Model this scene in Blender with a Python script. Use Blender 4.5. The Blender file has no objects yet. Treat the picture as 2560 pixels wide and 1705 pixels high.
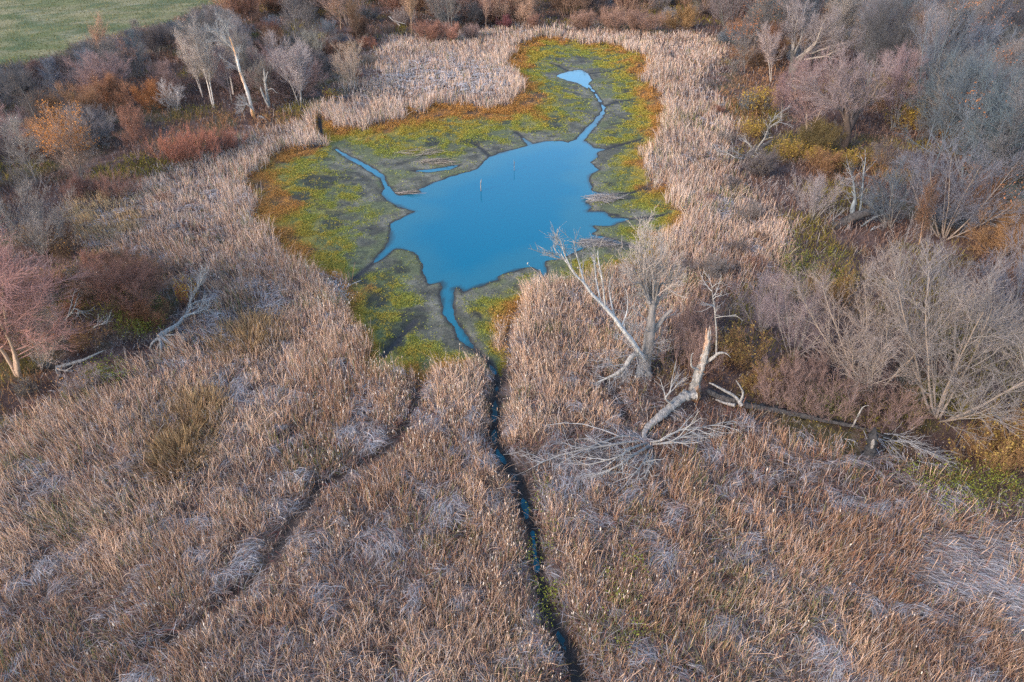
import bpy, math, random
import numpy as np
from math import radians as R

# ------------------------------------------------------------------ camera, sky, sun, exposure
scene = bpy.context.scene
COL = scene.collection
CAM_H, PITCH, HFOV = 25.0, R(35.0), R(73.0)
cam_data = bpy.data.cameras.new('camera')
cam_data.sensor_width = 36.0
cam_data.lens = 18.0 / math.tan(HFOV / 2)
cam_data.clip_start, cam_data.clip_end = 0.5, 5000.0
cam = bpy.data.objects.new('camera', cam_data)
COL.objects.link(cam)
cam.location = (0, 0, CAM_H)
cam.rotation_euler = (R(90) - PITCH, 0, 0)
scene.camera = cam

SUN_EL, SUN_ROT = R(24), R(232)
world = bpy.data.worlds.new('World')
scene.world = world
world.use_nodes = True
wn = world.node_tree.nodes
sky = wn.new('ShaderNodeTexSky')
sky.sky_type = 'NISHITA'
sky.sun_disc = False
sky.sun_elevation, sky.sun_rotation = SUN_EL, SUN_ROT
sky.air_density, sky.dust_density, sky.ozone_density = 1.0, 0.6, 2.0
world.node_tree.links.new(sky.outputs[0], wn['Background'].inputs[0])
wn['Background'].inputs[1].default_value = 0.15
sun_data = bpy.data.lights.new('sun', 'SUN')
sun_data.energy, sun_data.angle, sun_data.color = 1.3, R(18), (1.0, 0.84, 0.70)
sun = bpy.data.objects.new('sun', sun_data)
COL.objects.link(sun)
_sd = (math.sin(SUN_ROT) * math.cos(SUN_EL), math.cos(SUN_ROT) * math.cos(SUN_EL), math.sin(SUN_EL))
from mathutils import Vector
sun.rotation_euler = Vector(_sd).to_track_quat('Z', 'Y').to_euler()
scene.view_settings.view_transform = 'Standard'
scene.view_settings.look = 'None'
scene.view_settings.gamma = 1.0
scene.view_settings.use_curve_mapping = False
scene.view_settings.exposure = 1.95
scene.cycles.max_bounces = 5
scene.cycles.diffuse_bounces = 1
scene.cycles.use_denoising = False

# ------------------------------------------------------------------ layout helpers: photo coordinates (2354 x 1568) <-> the ground
FW, FH = 2354.0, 1568.0
FL = FW / 2 / math.tan(HFOV / 2)
SP, CP = math.sin(PITCH), math.cos(PITCH)

def ray(px, py):
    a, b = (np.asarray(px, float) - FW / 2) / FL, (FH / 2 - np.asarray(py, float)) / FL
    return np.stack([a, CP + b * SP, -SP + b * CP], -1)

def G(px, py, z=0.0):
    """point on the level z under a photo coordinate"""
    d = ray(px, py)
    t = (np.asarray(z, float) - CAM_H) / d[..., 2]
    p = d * t[..., None]
    p[..., 2] += CAM_H
    return p

def on_plane(px, py, y):
    """point on the upright plane at distance y"""
    d = ray(px, py)
    p = d * (np.asarray(y, float) / d[..., 1])[..., None]
    p[..., 2] += CAM_H
    return p

def depth(x, y, z=0.0):
    return np.asarray(y) * CP - (np.asarray(z) - CAM_H) * SP

def project(x, y, z=0.0):
    x, y, z = np.asarray(x, float), np.asarray(y, float), np.asarray(z, float) - CAM_H
    w = y * CP - z * SP
    return FW / 2 + FL * x / w, FH / 2 - FL * (y * SP + z * CP) / w

def GP(pts):
    a = np.array(pts, float)
    return G(a[:, 0], a[:, 1])[:, :2]

rng = np.random.default_rng(7)

# smooth value noise
_tab = np.random.default_rng(3).random((256, 256))
def vnoise(x, y):
    xi, yi = np.floor(x).astype(int), np.floor(y).astype(int)
    fx, fy = x - xi, y - yi
    fx, fy = fx * fx * (3 - 2 * fx), fy * fy * (3 - 2 * fy)
    g = lambda i, j: _tab[(xi + i) & 255, (yi + j) & 255]
    return (g(0, 0) * (1 - fx) + g(1, 0) * fx) * (1 - fy) + (g(0, 1) * (1 - fx) + g(1, 1) * fx) * fy
def fbm(x, y, s=1.0, o=4, seed=0.0):
    x, y = np.asarray(x) / s + seed * 17.3, np.asarray(y) / s + seed * 9.1
    v, a, t = 0.0, 0.5, 0.0
    for k in range(o):
        v = v + a * vnoise(x, y); t += a
        x, y, a = x * 2.03 + 5.2, y * 2.03 + 1.7, a * 0.5
    return v / t
def ss(a, b, x):
    t = np.clip((x - a) / (b - a), 0, 1)
    return t * t * (3 - 2 * t)
def mix(a, b, t):
    return np.asarray(a) * (1 - t[..., None]) + np.asarray(b) * t[..., None]

def px_blob(x, y, cx, cy, rx, ry):
    px, py = project(x, y)
    return 1 - ss(0.6, 1.2, np.hypot((px - cx) / rx, (py - cy) / ry))

BLOTCH = [(735,422,45,20),(790,412,25,8),(700,455,26,14),(945,740,42,30),(905,785,26,36),(870,690,26,12),(1082,330,28,7),(1000,332,26,9),(925,620,22,14),(1330,176,40,10),(760,520,26,12),(1440,210,20,5),(830,640,26,12),(1100,730,16,12)]
def blotch(x, y):
    return np.max([px_blob(x + 1.2 * (fbm(x, y, 1.2, 3, 80) - 0.5), y + 2.5 * (fbm(x, y, 1.2, 3, 81) - 0.5), *b) for b in BLOTCH], 0)

def seg_dist(P, A, B):
    out = np.full(len(P), 1e9)
    for a, b in zip(A, B):
        ab = b - a
        t = np.clip(((P - a) @ ab) / max(ab @ ab, 1e-9), 0, 1)
        d = P - a - t[:, None] * ab
        np.minimum(out, (d * d).sum(1), out=out)
    return np.sqrt(out)
def inside(P, poly):
    x, y = P[:, 0], P[:, 1]
    c = np.zeros(len(P), bool)
    for (x0, y0), (x1, y1) in zip(poly, np.roll(poly, -1, 0)):
        if y0 == y1: continue
        c ^= ((y0 > y) != (y1 > y)) & (x < (x1 - x0) * (y - y0) / (y1 - y0) + x0)
    return c
def sdf(P, poly):
    d = seg_dist(P, poly, np.roll(poly, -1, 0))
    return np.where(inside(P, poly), d, -d)          # positive inside
class Raster:
    def __init__(s, x0, x1, y0, y1, res, fn):
        s.x0, s.y0, s.res = x0, y0, res
        xs, ys = np.arange(x0, x1 + res, res), np.arange(y0, y1 + res, res)
        X, Y = np.meshgrid(xs, ys)
        s.v = fn(np.stack([X.ravel(), Y.ravel()], 1)).reshape(X.shape)
    def __call__(s, x, y):
        u = np.clip((np.asarray(x) - s.x0) / s.res, 0, s.v.shape[1] - 1.001)
        w = np.clip((np.asarray(y) - s.y0) / s.res, 0, s.v.shape[0] - 1.001)
        i, j = u.astype(int), w.astype(int)
        a, b = u - i, w - j
        v = s.v
        return (v[j, i] * (1 - a) + v[j, i + 1] * a) * (1 - b) + (v[j + 1, i] * (1 - a) + v[j + 1, i + 1] * a) * b

POND = [(1345,323),(1367,340),(1396,343),(1372,350),(1372,361),(1357,374),(1375,390),(1357,401),(1353,413),(1363,439),(1380,444),(1411,447),(1380,452),(1343,463),(1360,476),(1350,486),(1391,488),(1408,500),(1462,503),(1421,512),(1401,520),(1357,517),(1374,529),(1360,540),(1391,544),(1431,559),(1374,556),(1333,558),(1346,568),(1340,573),(1292,593),(1248,600),(1257,617),(1255,651),(1241,624),(1224,612),(1190,619),(1142,636),(1146,643),(1101,658),(1064,673),(1054,661),(1044,665),(1040,692),(1044,722),(1062,760),(1080,788),(1076,796),(1054,777),(1040,750),(1022,719),(1016,682),(1015,648),(986,654),(971,624),(972,605),(952,580),(928,573),(911,571),(877,595),(855,608),(865,595),(884,571),(888,562),(894,552),(901,535),(899,514),(928,498),(957,486),(931,480),(908,471),(877,449),(884,432),(874,408),(840,388),(802,367),(768,344),(772,340),(788,351),(816,365),(853,382),(880,403),(894,430),(909,446),(918,449),(969,442),(965,435),(999,420),(1040,405),(1095,391),(1112,374),(1125,361),(1166,347),(1214,335),(1200,316),(1224,332),(1255,325),(1295,325),(1306,328),(1323,320),(1357,286),(1380,262),(1387,246),(1390,247),(1389,262),(1360,299),(1343,325)]
SIDE = [(945,393),(993,396),(1033,390),(1061,378),(1027,384),(986,390)]
POOL = [(1278,175),(1306,164),(1333,160),(1352,170),(1362,184),(1352,192),(1352,206),(1326,190),(1299,184)]
BASIN = [(1190,112),(1245,92),(1313,102),(1412,112),(1480,133),(1490,160),(1476,190),(1514,221),(1524,255),(1520,299),(1510,333),(1480,374),(1480,401),(1507,439),(1541,442),(1548,476),(1571,503),(1550,546),(1513,552),(1507,610),(1428,627),(1360,647),(1292,661),(1258,671),(1221,685),(1190,725),(1172,747),(1166,781),(1156,840),(1149,868),(1128,864),(1115,840),(1088,837),(1054,854),(1013,868),(972,898),(945,874),(894,864),(850,874),(836,840),(829,779),(809,735),(802,694),(782,643),(748,643),(663,609),(640,556),(599,529),(585,476),(575,432),(585,408),(612,381),(640,354),(708,350),(742,340),(725,306),(731,272),(752,290),(782,303),(840,303),(871,293),(918,293),(935,262),(966,269),(1000,252),(1072,248),(1123,259),(1174,255),(1191,225),(1204,197),(1167,150),(1184,129)]
MARSH = [(905,95),(1000,95),(1130,78),(1160,70),(1245,65),(1260,80),(1280,62),(1400,75),(1500,88),(1600,92),(1660,112),(1650,150),(1600,190),(1610,215),(1640,250),(1680,300),(1660,370),(1690,430),(1740,480),(1790,540),(1800,600),(1760,640),(1650,690),(1560,740),(1530,800),(1450,860),(1470,930),(1560,1000),(1690,980),(1750,1010),(1900,1060),(2000,1090),(2100,1120),(2200,1180),(2354,1260),(2600,1330),(2700,1740),(-400,1740),(-300,1030),(0,1020),(110,975),(270,905),(340,860),(400,790),(480,700),(420,650),(350,610),(200,570),(165,510),(200,460),(330,440),(430,385),(560,330),(640,310),(720,300),(735,265),(760,245),(830,225),(770,205),(880,190),(870,150)]
FIELD = [(-900,-60),(540,-60),(500,10),(400,60),(280,80),(190,105),(170,130),(60,152),(-120,160),(-900,190)]
CHANNEL = [(1078,790),(1088,799),(1122,831),(1139,859),(1144,882),(1139,916),(1137,950),(1135,984),(1137,1018),(1147,1046),(1156,1058),(1183,1096),(1200,1137),(1210,1177),(1224,1225),(1231,1286),(1239,1341),(1248,1385),(1265,1426),(1292,1473),(1309,1518),(1326,1568),(1350,1640)]
MUDRUN = [(1352,196),(1366,212),(1378,230),(1388,250),(1384,266),(1368,290)]
TRAILS = [[(972,865),(968,900),(958,950),(930,1000),(890,1060),(800,1105),(740,1140),(690,1210),(640,1290),(560,1380),(480,1440),(400,1490)],
          [(752,640),(800,700),(835,760)],[(1380,880),(1420,930),(1440,990)],[(1180,735),(1166,800),(1160,860),(1170,930)]]
CREEKS = [[(855,608),(838,622),(815,640),(795,660)],[(1391,245),(1420,234),(1470,228)],[(1396,343),(1440,330),(1475,322)],[(1411,447),(1450,444),(1490,434)],[(1462,503),(1500,500),(1540,492)],
          [(1306,164),(1280,150),(1240,142)],[(1352,170),(1400,165),(1450,152)],[(1200,316),(1185,303)],[(880,822),(910,790),(935,760),(955,738)],[(1125,361),(1110,345),(1095,335)],[(1380,490),(1420,496)],[(1431,559),(1470,572),(1500,575)],[(742,335),(738,300),(733,265)]]
POND_W, SIDE_W, POOL_W, BASIN_W, MARSH_W, FIELD_W = (GP(p) for p in (POND, SIDE, POOL, BASIN, MARSH, FIELD))
CH_W, RUN_W = GP(CHANNEL), GP(MUDRUN)
line = lambda P, c: seg_dist(P, c[:-1], c[1:])

def water_field(P):
    d = np.maximum(sdf(P, POND_W), np.maximum(sdf(P, SIDE_W), sdf(P, POOL_W)))
    d = np.maximum(d, np.where(P[:, 1] > 33.5, 0.11, 0.042) - line(P, CH_W))
    return np.maximum(d, 0.10 - line(P, RUN_W))
dW = Raster(-27, 20, 9, 108, 0.11, water_field)
dB = Raster(-30, 30, 20, 150, 0.25, lambda P: sdf(P, BASIN_W))
dM = Raster(-110, 110, 8, 200, 0.4, lambda P: sdf(P, MARSH_W))
dF = Raster(-200, 60, 60, 400, 1.0, lambda P: sdf(P, FIELD_W))
dT = Raster(-40, 20, 9, 110, 0.2, lambda P: np.min([line(P, GP(t)) for t in TRAILS], 0))
LOGS = [[(1600,908),(1547,932),(1513,962),(1481,998),(1497,1028)],[(1497,1028),(1410,1022),(1290,1046),(1204,1086)],[(1497,1028),(1410,1076),(1352,1098)],[(1497,1028),(1462,1085)],[(1497,1020),(1600,985),(1680,968)],
        [(1625,900),(1716,935),(1822,955),(1940,980),(2060,1012),(2150,1050)],[(346,830),(368,780),(424,728),(478,708)],[(129,850),(238,810)],[(1660,352),(1730,352),(1775,322)],[(1990,1085),(2010,1010)],[(210,861),(262,845)]]
dL = Raster(-45, 45, 18, 80, 0.25, lambda P: np.min([line(P, GP(t)) for t in LOGS], 0))
dC = Raster(-30, 25, 20, 115, 0.15, lambda P: np.minimum(line(P, RUN_W), np.min([line(P, GP(t)) for t in CREEKS], 0)))

def water_d(x, y):          # > 0 in the water
    return dW(x, y) + 0.46 * (fbm(x, y, 0.8, 4, 2) - 0.5)
def ground_z(x, y):
    x, y = np.asarray(x, float), np.asarray(y, float)
    w = -water_d(x, y)
    b = ss(-0.6, 0.6, dB(x, y))
    far = 0.36 + 0.5 * (fbm(x, y, 14, 3, 5) - 0.5) * ss(0, 25, -dM(x, y))
    up_b = 0.05 * ss(0, 0.5, w) + 0.22 * ss(0, 9, w) + 0.10 * (fbm(x, y, 0.8, 3, 8) - 0.5) * ss(0.1, 1.5, w)
    up_b = up_b - 0.14 * (1 - ss(0.05, 0.5, dC(x, y))) * ss(0.2, 1.5, w)
    up_m = far * ss(0, 1.0, w) + 0.10 * (fbm(x, y, 1.3, 3, 9) - 0.5) * ss(0.5, 2, w)
    z = up_m * (1 - b) + np.maximum(up_b, 0.012 * ss(0, 0.1, w)) * b
    return np.where(w < 0, -0.6 * ss(0, 2.5, -w) - 0.02 * ss(0, 0.12, -w), z)

# ------------------------------------------------------------------ mesh and material helpers
def mesh_from(name, V, F, col=None, smooth=False):
    V = np.ascontiguousarray(V, np.float32).reshape(-1, 3)
    F = np.ascontiguousarray(F, np.int32)
    m = bpy.data.meshes.new(name)
    n, k = F.shape
    m.vertices.add(len(V)); m.loops.add(n * k); m.polygons.add(n)
    m.vertices.foreach_set('co', V.ravel())
    m.loops.foreach_set('vertex_index', F.ravel())
    m.polygons.foreach_set('loop_start', np.arange(0, n * k, k, dtype=np.int32))
    if smooth:
        m.polygons.foreach_set('use_smooth', np.ones(n, bool))
    if col is not None:
        c = np.ones((len(V), 4), np.float32); c[:, :3] = np.clip(col, 0, 1).reshape(-1, 3)
        a = m.attributes.new('Col', 'FLOAT_COLOR', 'POINT')
        a.data.foreach_set('color', c.ravel())
    m.update(); m.validate()
    return m
def link(name, mesh, mat, parent=None, color=None):
    o = bpy.data.objects.new(name, mesh)
    COL.objects.link(o)
    if mat is not None and not mesh.materials: mesh.materials.append(mat)
    if parent is not None: o.parent = parent
    if color is not None: o.color = (*color, 1)
    return o
def tag(o, label=None, cat=None, group=None, kind=None):
    if label: o['label'] = label
    if cat: o['category'] = cat
    if group: o['group'] = group
    if kind: o['kind'] = kind
    return o
def empty(name, loc, rz=0.0, s=1.0):
    o = bpy.data.objects.new(name, None)
    o.empty_display_size = 0.2
    COL.objects.link(o)
    o.location = tuple(map(float, loc)); o.rotation_euler = (0, 0, rz)
    o.scale = (s, s, s) if np.isscalar(s) else tuple(s)
    return o
class MB:
    """collects pieces of one mesh"""
    def __init__(s): s.V, s.F, s.C, s.n = [], [], [], 0
    def add(s, V, F, C):
        V = V.reshape(-1, 3)
        s.V.append(V); s.F.append(F + s.n); s.n += len(V)
        s.C.append(np.broadcast_to(np.asarray(C, float), V.shape) if np.ndim(C) < 2 else np.asarray(C).reshape(-1, 3))
    def mesh(s, name, smooth=False):
        return mesh_from(name, np.concatenate(s.V), np.concatenate(s.F), np.concatenate(s.C), smooth)

def norm(a): return a / np.maximum(np.linalg.norm(a, axis=-1, keepdims=True), 1e-9)

def tubes(mb, P, Rd, C, m=3):
    """P (n,k,3) chains, Rd (n,k) radii, C (3,), (n,3) or (n,k,3)"""
    n, k, _ = P.shape
    T = np.empty_like(P)
    T[:, 1:-1] = P[:, 2:] - P[:, :-2]; T[:, 0] = P[:, 1] - P[:, 0]; T[:, -1] = P[:, -1] - P[:, -2]
    T = norm(T)
    avg = norm(P[:, -1] - P[:, 0])
    ref = np.where(np.abs(avg[:, 2:3]) > 0.8, np.array([[1.0, 0.2, 0]]), np.array([[0.1, 0.1, 1.0]]))
    U = norm(np.cross(T, ref[:, None, :])); W = np.cross(T, U)
    ang = np.arange(m) * 2 * math.pi / m
    ring = P[:, :, None, :] + Rd[:, :, None, None] * (np.cos(ang)[None, None, :, None] * U[:, :, None, :] + np.sin(ang)[None, None, :, None] * W[:, :, None, :])
    base = np.arange(n)[:, None, None] * k * m + np.arange(k - 1)[None, :, None] * m
    j = np.arange(m)[None, None, :]; j2 = (j + 1) % m
    F = np.stack([base + j, base + j2, base + m + j2, base + m + j], -1).reshape(-1, 4)
    C = np.asarray(C, float)
    if C.ndim == 1: C = np.broadcast_to(C, (n, k, 3))
    elif C.ndim == 2: C = np.broadcast_to(C[:, None, :], (n, k, 3))
    mb.add(ring, F, np.repeat(C[:, :, None, :], m, 2).reshape(-1, 3))

def ribbons(mb, P, Wd, C, side=None, r=rng):
    """flat blades: P (n,k,3), Wd (n,k) half widths"""
    n, k, _ = P.shape
    if side is None:
        a = r.random(n) * 2 * math.pi
        side = np.stack([np.cos(a), np.sin(a), np.zeros(n)], 1)
    V = np.stack([P - side[:, None, :] * Wd[..., None], P + side[:, None, :] * Wd[..., None]], 2)
    base = np.arange(n)[:, None] * 2 * k + np.arange(k - 1)[None, :] * 2
    F = np.stack([base, base + 1, base + 3, base + 2], -1).reshape(-1, 4)
    C = np.asarray(C, float)
    if C.ndim == 2: C = np.broadcast_to(C[:, None, :], (n, k, 3))
    mb.add(V, F, np.repeat(C[:, :, None, :], 2, 2).reshape(-1, 3))

def leaf_quads(mb, P, size, C, up=0.5, r=rng):
    n = len(P)
    nrm = norm(r.normal(size=(n, 3)) * (1 - up) + np.array([0, 0, up * 1.6]))
    a = norm(np.cross(nrm, r.normal(size=(n, 3)))); b = np.cross(nrm, a)
    s = np.broadcast_to(np.asarray(size, float), (n,))[:, None] * r.uniform(0.6, 1.2, (n, 1))
    V = np.stack([P - a * s, P - b * s * 0.55, P + a * s, P + b * s * 0.55], 1)
    mb.add(V, np.arange(4 * n).reshape(n, 4), np.repeat(np.broadcast_to(np.asarray(C, float), (n, 3))[:, None, :], 4, 1).reshape(-1, 3))

def nodes(mat):
    mat.use_nodes = True
    nt = mat.node_tree
    return nt, nt.nodes, nt.links
def plant_mat(name, rough=1.0, var=0.25, obj_color=True, trans=0.0, spec=0.15):
    """base colour = the plant's own colour attribute x the object's colour x fine noise"""
    mat = bpy.data.materials.new(name)
    nt, N, L = nodes(mat)
    b = N['Principled BSDF']
    b.inputs['Roughness'].default_value = rough
    b.inputs['Specular IOR Level'].default_value = spec
    at = N.new('ShaderNodeAttribute'); at.attribute_name = 'Col'
    last = at.outputs['Color']
    if obj_color:
        oi = N.new('ShaderNodeObjectInfo')
        mx = N.new('ShaderNodeMix'); mx.data_type = 'RGBA'; mx.blend_type = 'MULTIPLY'; mx.inputs[0].default_value = 1
        L.new(last, mx.inputs[6]); L.new(oi.outputs['Color'], mx.inputs[7]); last = mx.outputs[2]
    if var:
        geo = N.new('ShaderNodeNewGeometry')
        tex = N.new('ShaderNodeTexNoise'); tex.inputs['Scale'].default_value = 3.0; tex.inputs['Detail'].default_value = 3
        L.new(geo.outputs['Position'], tex.inputs['Vector'])
        mr = N.new('ShaderNodeMapRange'); mr.inputs[1].default_value = 0.25; mr.inputs[2].default_value = 0.75
        mr.inputs[3].default_value = 1 - var; mr.inputs[4].default_value = 1 + var
        L.new(tex.outputs['Fac'], mr.inputs[0])
        sc = N.new('ShaderNodeVectorMath'); sc.operation = 'SCALE'
        L.new(last, sc.inputs[0]); L.new(mr.outputs[0], sc.inputs['Scale']); last = sc.outputs[0]
    L.new(last, b.inputs['Base Color'])
    if trans:
        tr = N.new('ShaderNodeBsdfTranslucent'); ms = N.new('ShaderNodeMixShader'); ms.inputs[0].default_value = trans
        L.new(last, tr.inputs['Color']); L.new(b.outputs[0], ms.inputs[1]); L.new(tr.outputs[0], ms.inputs[2])
        L.new(ms.outputs[0], N['Material Output'].inputs[0])
    return mat
def bark_mat(name, c1, c2, scale=6.0, bump=0.4, c3=None):
    mat = bpy.data.materials.new(name)
    nt, N, L = nodes(mat)
    b = N['Principled BSDF']; b.inputs['Roughness'].default_value = 0.9; b.inputs['Specular IOR Level'].default_value = 0.2
    tc = N.new('ShaderNodeTexCoord'); mp = N.new('ShaderNodeMapping'); mp.inputs['Scale'].default_value = (1, 1, 0.25)
    L.new(tc.outputs['Object'], mp.inputs['Vector'])
    tx = N.new('ShaderNodeTexNoise'); tx.inputs['Scale'].default_value = scale; tx.inputs['Detail'].default_value = 8; tx.inputs['Roughness'].default_value = 0.7
    L.new(mp.outputs[0], tx.inputs['Vector'])
    cr = N.new('ShaderNodeValToRGB')
    cr.color_ramp.elements[0].position, cr.color_ramp.elements[1].position = 0.35, 0.65
    cr.color_ramp.elements[0].color = (*c1, 1); cr.color_ramp.elements[1].color = (*c2, 1)
    L.new(tx.outputs['Fac'], cr.inputs[0]); last = cr.outputs[0]
    if c3 is not None:
        t2 = N.new('ShaderNodeTexNoise'); t2.inputs['Scale'].default_value = 0.9; t2.inputs['Detail'].default_value = 4
        L.new(mp.outputs[0], t2.inputs['Vector'])
        r2 = N.new('ShaderNodeValToRGB'); r2.color_ramp.elements[0].position, r2.color_ramp.elements[1].position = 0.47, 0.55
        L.new(t2.outputs['Fac'], r2.inputs[0])
        mx = N.new('ShaderNodeMix'); mx.data_type = 'RGBA'
        L.new(r2.outputs[0], mx.inputs[0]); L.new(last, mx.inputs[6]); mx.inputs[7].default_value = (*c3, 1); last = mx.outputs[2]
    L.new(last, b.inputs['Base Color'])
    bp = N.new('ShaderNodeBump'); bp.inputs['Strength'].default_value = bump; bp.inputs['Distance'].default_value = 0.05
    L.new(tx.outputs['Fac'], bp.inputs['Height']); L.new(bp.outputs[0], b.inputs['Normal'])
    return mat

M_TWIG = plant_mat('twig_bark', var=0.2)
M_LEAF = plant_mat('autumn_leaf', var=0.2, trans=0.25)
M_REED = plant_mat('dry_reed', var=0.18, obj_color=False, trans=0.15)
M_WEED = plant_mat('marsh_leaf', var=0.2, obj_color=False, trans=0.2)
B_PALE = bark_mat('bleached_wood', (0.10, 0.088, 0.075), (0.38, 0.34, 0.30), 11.0, 0.9)
B_WHITE = bark_mat('sun_bleached_wood', (0.22, 0.20, 0.18), (0.58, 0.54, 0.50), 9.0, 0.6)
B_GREY = bark_mat('grey_bark', (0.10, 0.085, 0.075), (0.27, 0.235, 0.21))
B_DARK = bark_mat('damp_bark', (0.022, 0.020, 0.020), (0.095, 0.083, 0.075), 9.0, 0.8)
B_RUST = bark_mat('stripped_wood', (0.085, 0.075, 0.065), (0.42, 0.37, 0.32), 9, 0.9, (0.46, 0.20, 0.08))
B_BURNT = bark_mat('burnt_bark', (0.012, 0.012, 0.013), (0.05, 0.045, 0.045), 6, 0.5)

# ------------------------------------------------------------------ setting: one sheet of ground, and the water
def axis(lo, f0, f1, hi, fine, grow, cap):
    a = list(np.arange(f0, f1, fine))
    s, v = fine, f0
    left = []
    while v > lo:
        s = min(s * grow, cap if v > lo * 0.2 - 150 else 60); v -= s; left.append(v)
    s, v = fine, a[-1]
    right = []
    while v < hi:
        s = min(s * grow, cap if v < 170 else 60); v += s; right.append(v)
    return np.array(left[::-1] + a + right)
gx = axis(-1500, -26, 17, 1500, 0.13, 1.06, 1.5)
gy = axis(-300, 11, 108, 3000, 0.15, 1.06, 1.5)
X, Y = np.meshgrid(gx, gy)
xf, yf = X.ravel(), Y.ravel()
zf = ground_z(xf, yf)
zf = np.where((np.abs(xf) > 190) | (yf > 330), 0.36, zf)

def ground_colour(x, y):
    w = -water_d(x, y); b = dB(x, y); m = dM(x, y); f = dF(x, y)
    n1, n2, n3 = fbm(x, y, 3.5, 4, 1), fbm(x, y, 1.1, 4, 2), fbm(x, y, 0.35, 3, 3)
    n4 = fbm(x, y, 9, 3, 4)
    # woodland floor / reed floor
    c = mix((0.060, 0.034, 0.027), (0.125, 0.075, 0.058), ss(0.3, 0.7, n2))
    c = mix(c, (0.10, 0.085, 0.025), 0.6 * ss(0.55, 0.7, n1))
    cm = mix((0.050, 0.033, 0.026), (0.13, 0.085, 0.062), ss(0.35, 0.7, n2))
    c = mix(c, cm, ss(-1, 1, m))
    # meadow
    cf = mix((0.110, 0.112, 0.036), (0.215, 0.175, 0.082), ss(0.35, 0.65, fbm(x, y * 2.5, 12, 5, 6)))
    cf = mix(cf, (0.065, 0.085, 0.03), 0.85 * ss(0.5, 0.7, n1))
    fx, fy = project(x, y)
    for (ax, ay), (bx, by) in (((150, 40), (330, 10)), ((0, 92), (180, 60)), ((60, 30), (240, 120))):      # worn wheel tracks
        A, B = G(ax, ay)[:2], G(bx, by)[:2]
        dl = np.abs(seg_dist(np.stack([x, y], 1), A[None], B[None]) - 0.9)
        cf = mix(cf, (0.24, 0.20, 0.12), 0.7 * (1 - ss(0.2, 0.9, dl)) * ss(0.35, 0.6, fbm(x, y, 3, 3, 97)))
    c = mix(c, cf, ss(-3, 2, f + 12 * (n4 - 0.5) + 6 * (n1 - 0.5)))
    # basin
    t = w / (np.maximum(w, 0) + np.maximum(b, 0) + 0.3)
    t = t + 0.55 * (n1 - 0.5) + 0.25 * (n2 - 0.5)
    mud = mix((0.080, 0.073, 0.052), (0.165, 0.146, 0.104), ss(0.3, 0.7, n2))
    mud = mix(mud, (0.11, 0.115, 0.05), 0.75 * ss(0.45, 0.62, fbm(x, y, 2.6, 4, 15)))
    green = mix((0.095, 0.10, 0.040), (0.18, 0.19, 0.05), ss(0.3, 0.7, n2))
    yel = mix((0.20, 0.145, 0.03), (0.26, 0.20, 0.035), n2)
    green = mix(green, (0.20, 0.165, 0.045), 0.8 * ss(0.48, 0.62, fbm(x, y, 1.8, 3, 44)))
    rust = mix((0.19, 0.075, 0.025), (0.24, 0.13, 0.04), n2)
    rusty = 0.12 * np.maximum(px_blob(x, y, 600, 430, 90, 120), px_blob(x, y, 1080, 245, 220, 45))
    cb = mix(mud, green, ss(0.21, 0.48, t))
    cb = mix(cb, yel, ss(0.60, 0.72, t)); cb = mix(cb, rust, ss(0.70, 0.92, t + rusty + 0.7 * (fbm(x, y, 2.2, 3, 18) - 0.5)))
    cb = mix(cb, (0.03, 0.028, 0.026), 0.85 * np.maximum(0.7 * ss(0.60, 0.68, fbm(x, y * 1.6, 2.0, 4, 12)), blotch(x, y)) * ss(0.3, 1.5, w))
    cb = mix(cb, (0.035, 0.033, 0.032), 1 - ss(0.08, 0.4, dC(x, y)))
    cb = mix(cb, (0.055, 0.05, 0.046), 0.7 * (1 - ss(0.0, 0.25, w)))
    c = mix(c, cb, ss(-0.3, 0.3, b - 2.6 * (fbm(x, y, 1.6, 3, 33) - 0.5)))
    # channel banks
    ch = 0.9 * (1 - ss(0.05, 0.32, w))
    c = mix(c, (0.035, 0.032, 0.03), ch)
    return c * (0.8 + 0.4 * n3)[..., None]
nx, ny = len(gx), len(gy)
idx = np.arange(nx * ny).reshape(ny, nx)
GF = np.stack([idx[:-1, :-1], idx[:-1, 1:], idx[1:, 1:], idx[1:, :-1]], -1).reshape(-1, 4)
def ground_material():
    mat = bpy.data.materials.new('marsh_ground')
    nt, N, L = nodes(mat)
    b = N['Principled BSDF']; b.inputs['Roughness'].default_value = 0.95; b.inputs['Specular IOR Level'].default_value = 0.2
    at = N.new('ShaderNodeAttribute'); at.attribute_name = 'Col'
    tc = N.new('ShaderNodeTexCoord')
    tx = N.new('ShaderNodeTexNoise'); tx.inputs['Scale'].default_value = 5; tx.inputs['Detail'].default_value = 8; tx.inputs['Roughness'].default_value = 0.75
    L.new(tc.outputs['Object'], tx.inputs['Vector'])
    mr = N.new('ShaderNodeMapRange'); mr.inputs[1].default_value = 0.3; mr.inputs[2].default_value = 0.7; mr.inputs[3].default_value = 0.5; mr.inputs[4].default_value = 1.5
    L.new(tx.outputs['Fac'], mr.inputs[0])
    sc = N.new('ShaderNodeVectorMath'); sc.operation = 'SCALE'
    L.new(at.outputs['Color'], sc.inputs[0]); L.new(mr.outputs[0], sc.inputs['Scale'])
    L.new(sc.outputs[0], b.inputs['Base Color'])
    bp = N.new('ShaderNodeBump'); bp.inputs['Strength'].default_value = 0.7; bp.inputs['Distance'].default_value = 0.12
    L.new(tx.outputs['Fac'], bp.inputs['Height']); L.new(bp.outputs[0], b.inputs['Normal'])
    return mat
tag(link('ground', mesh_from('ground', np.stack([xf, yf, zf], 1), GF, ground_colour(xf, yf), True), ground_material()), kind='structure')

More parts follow.
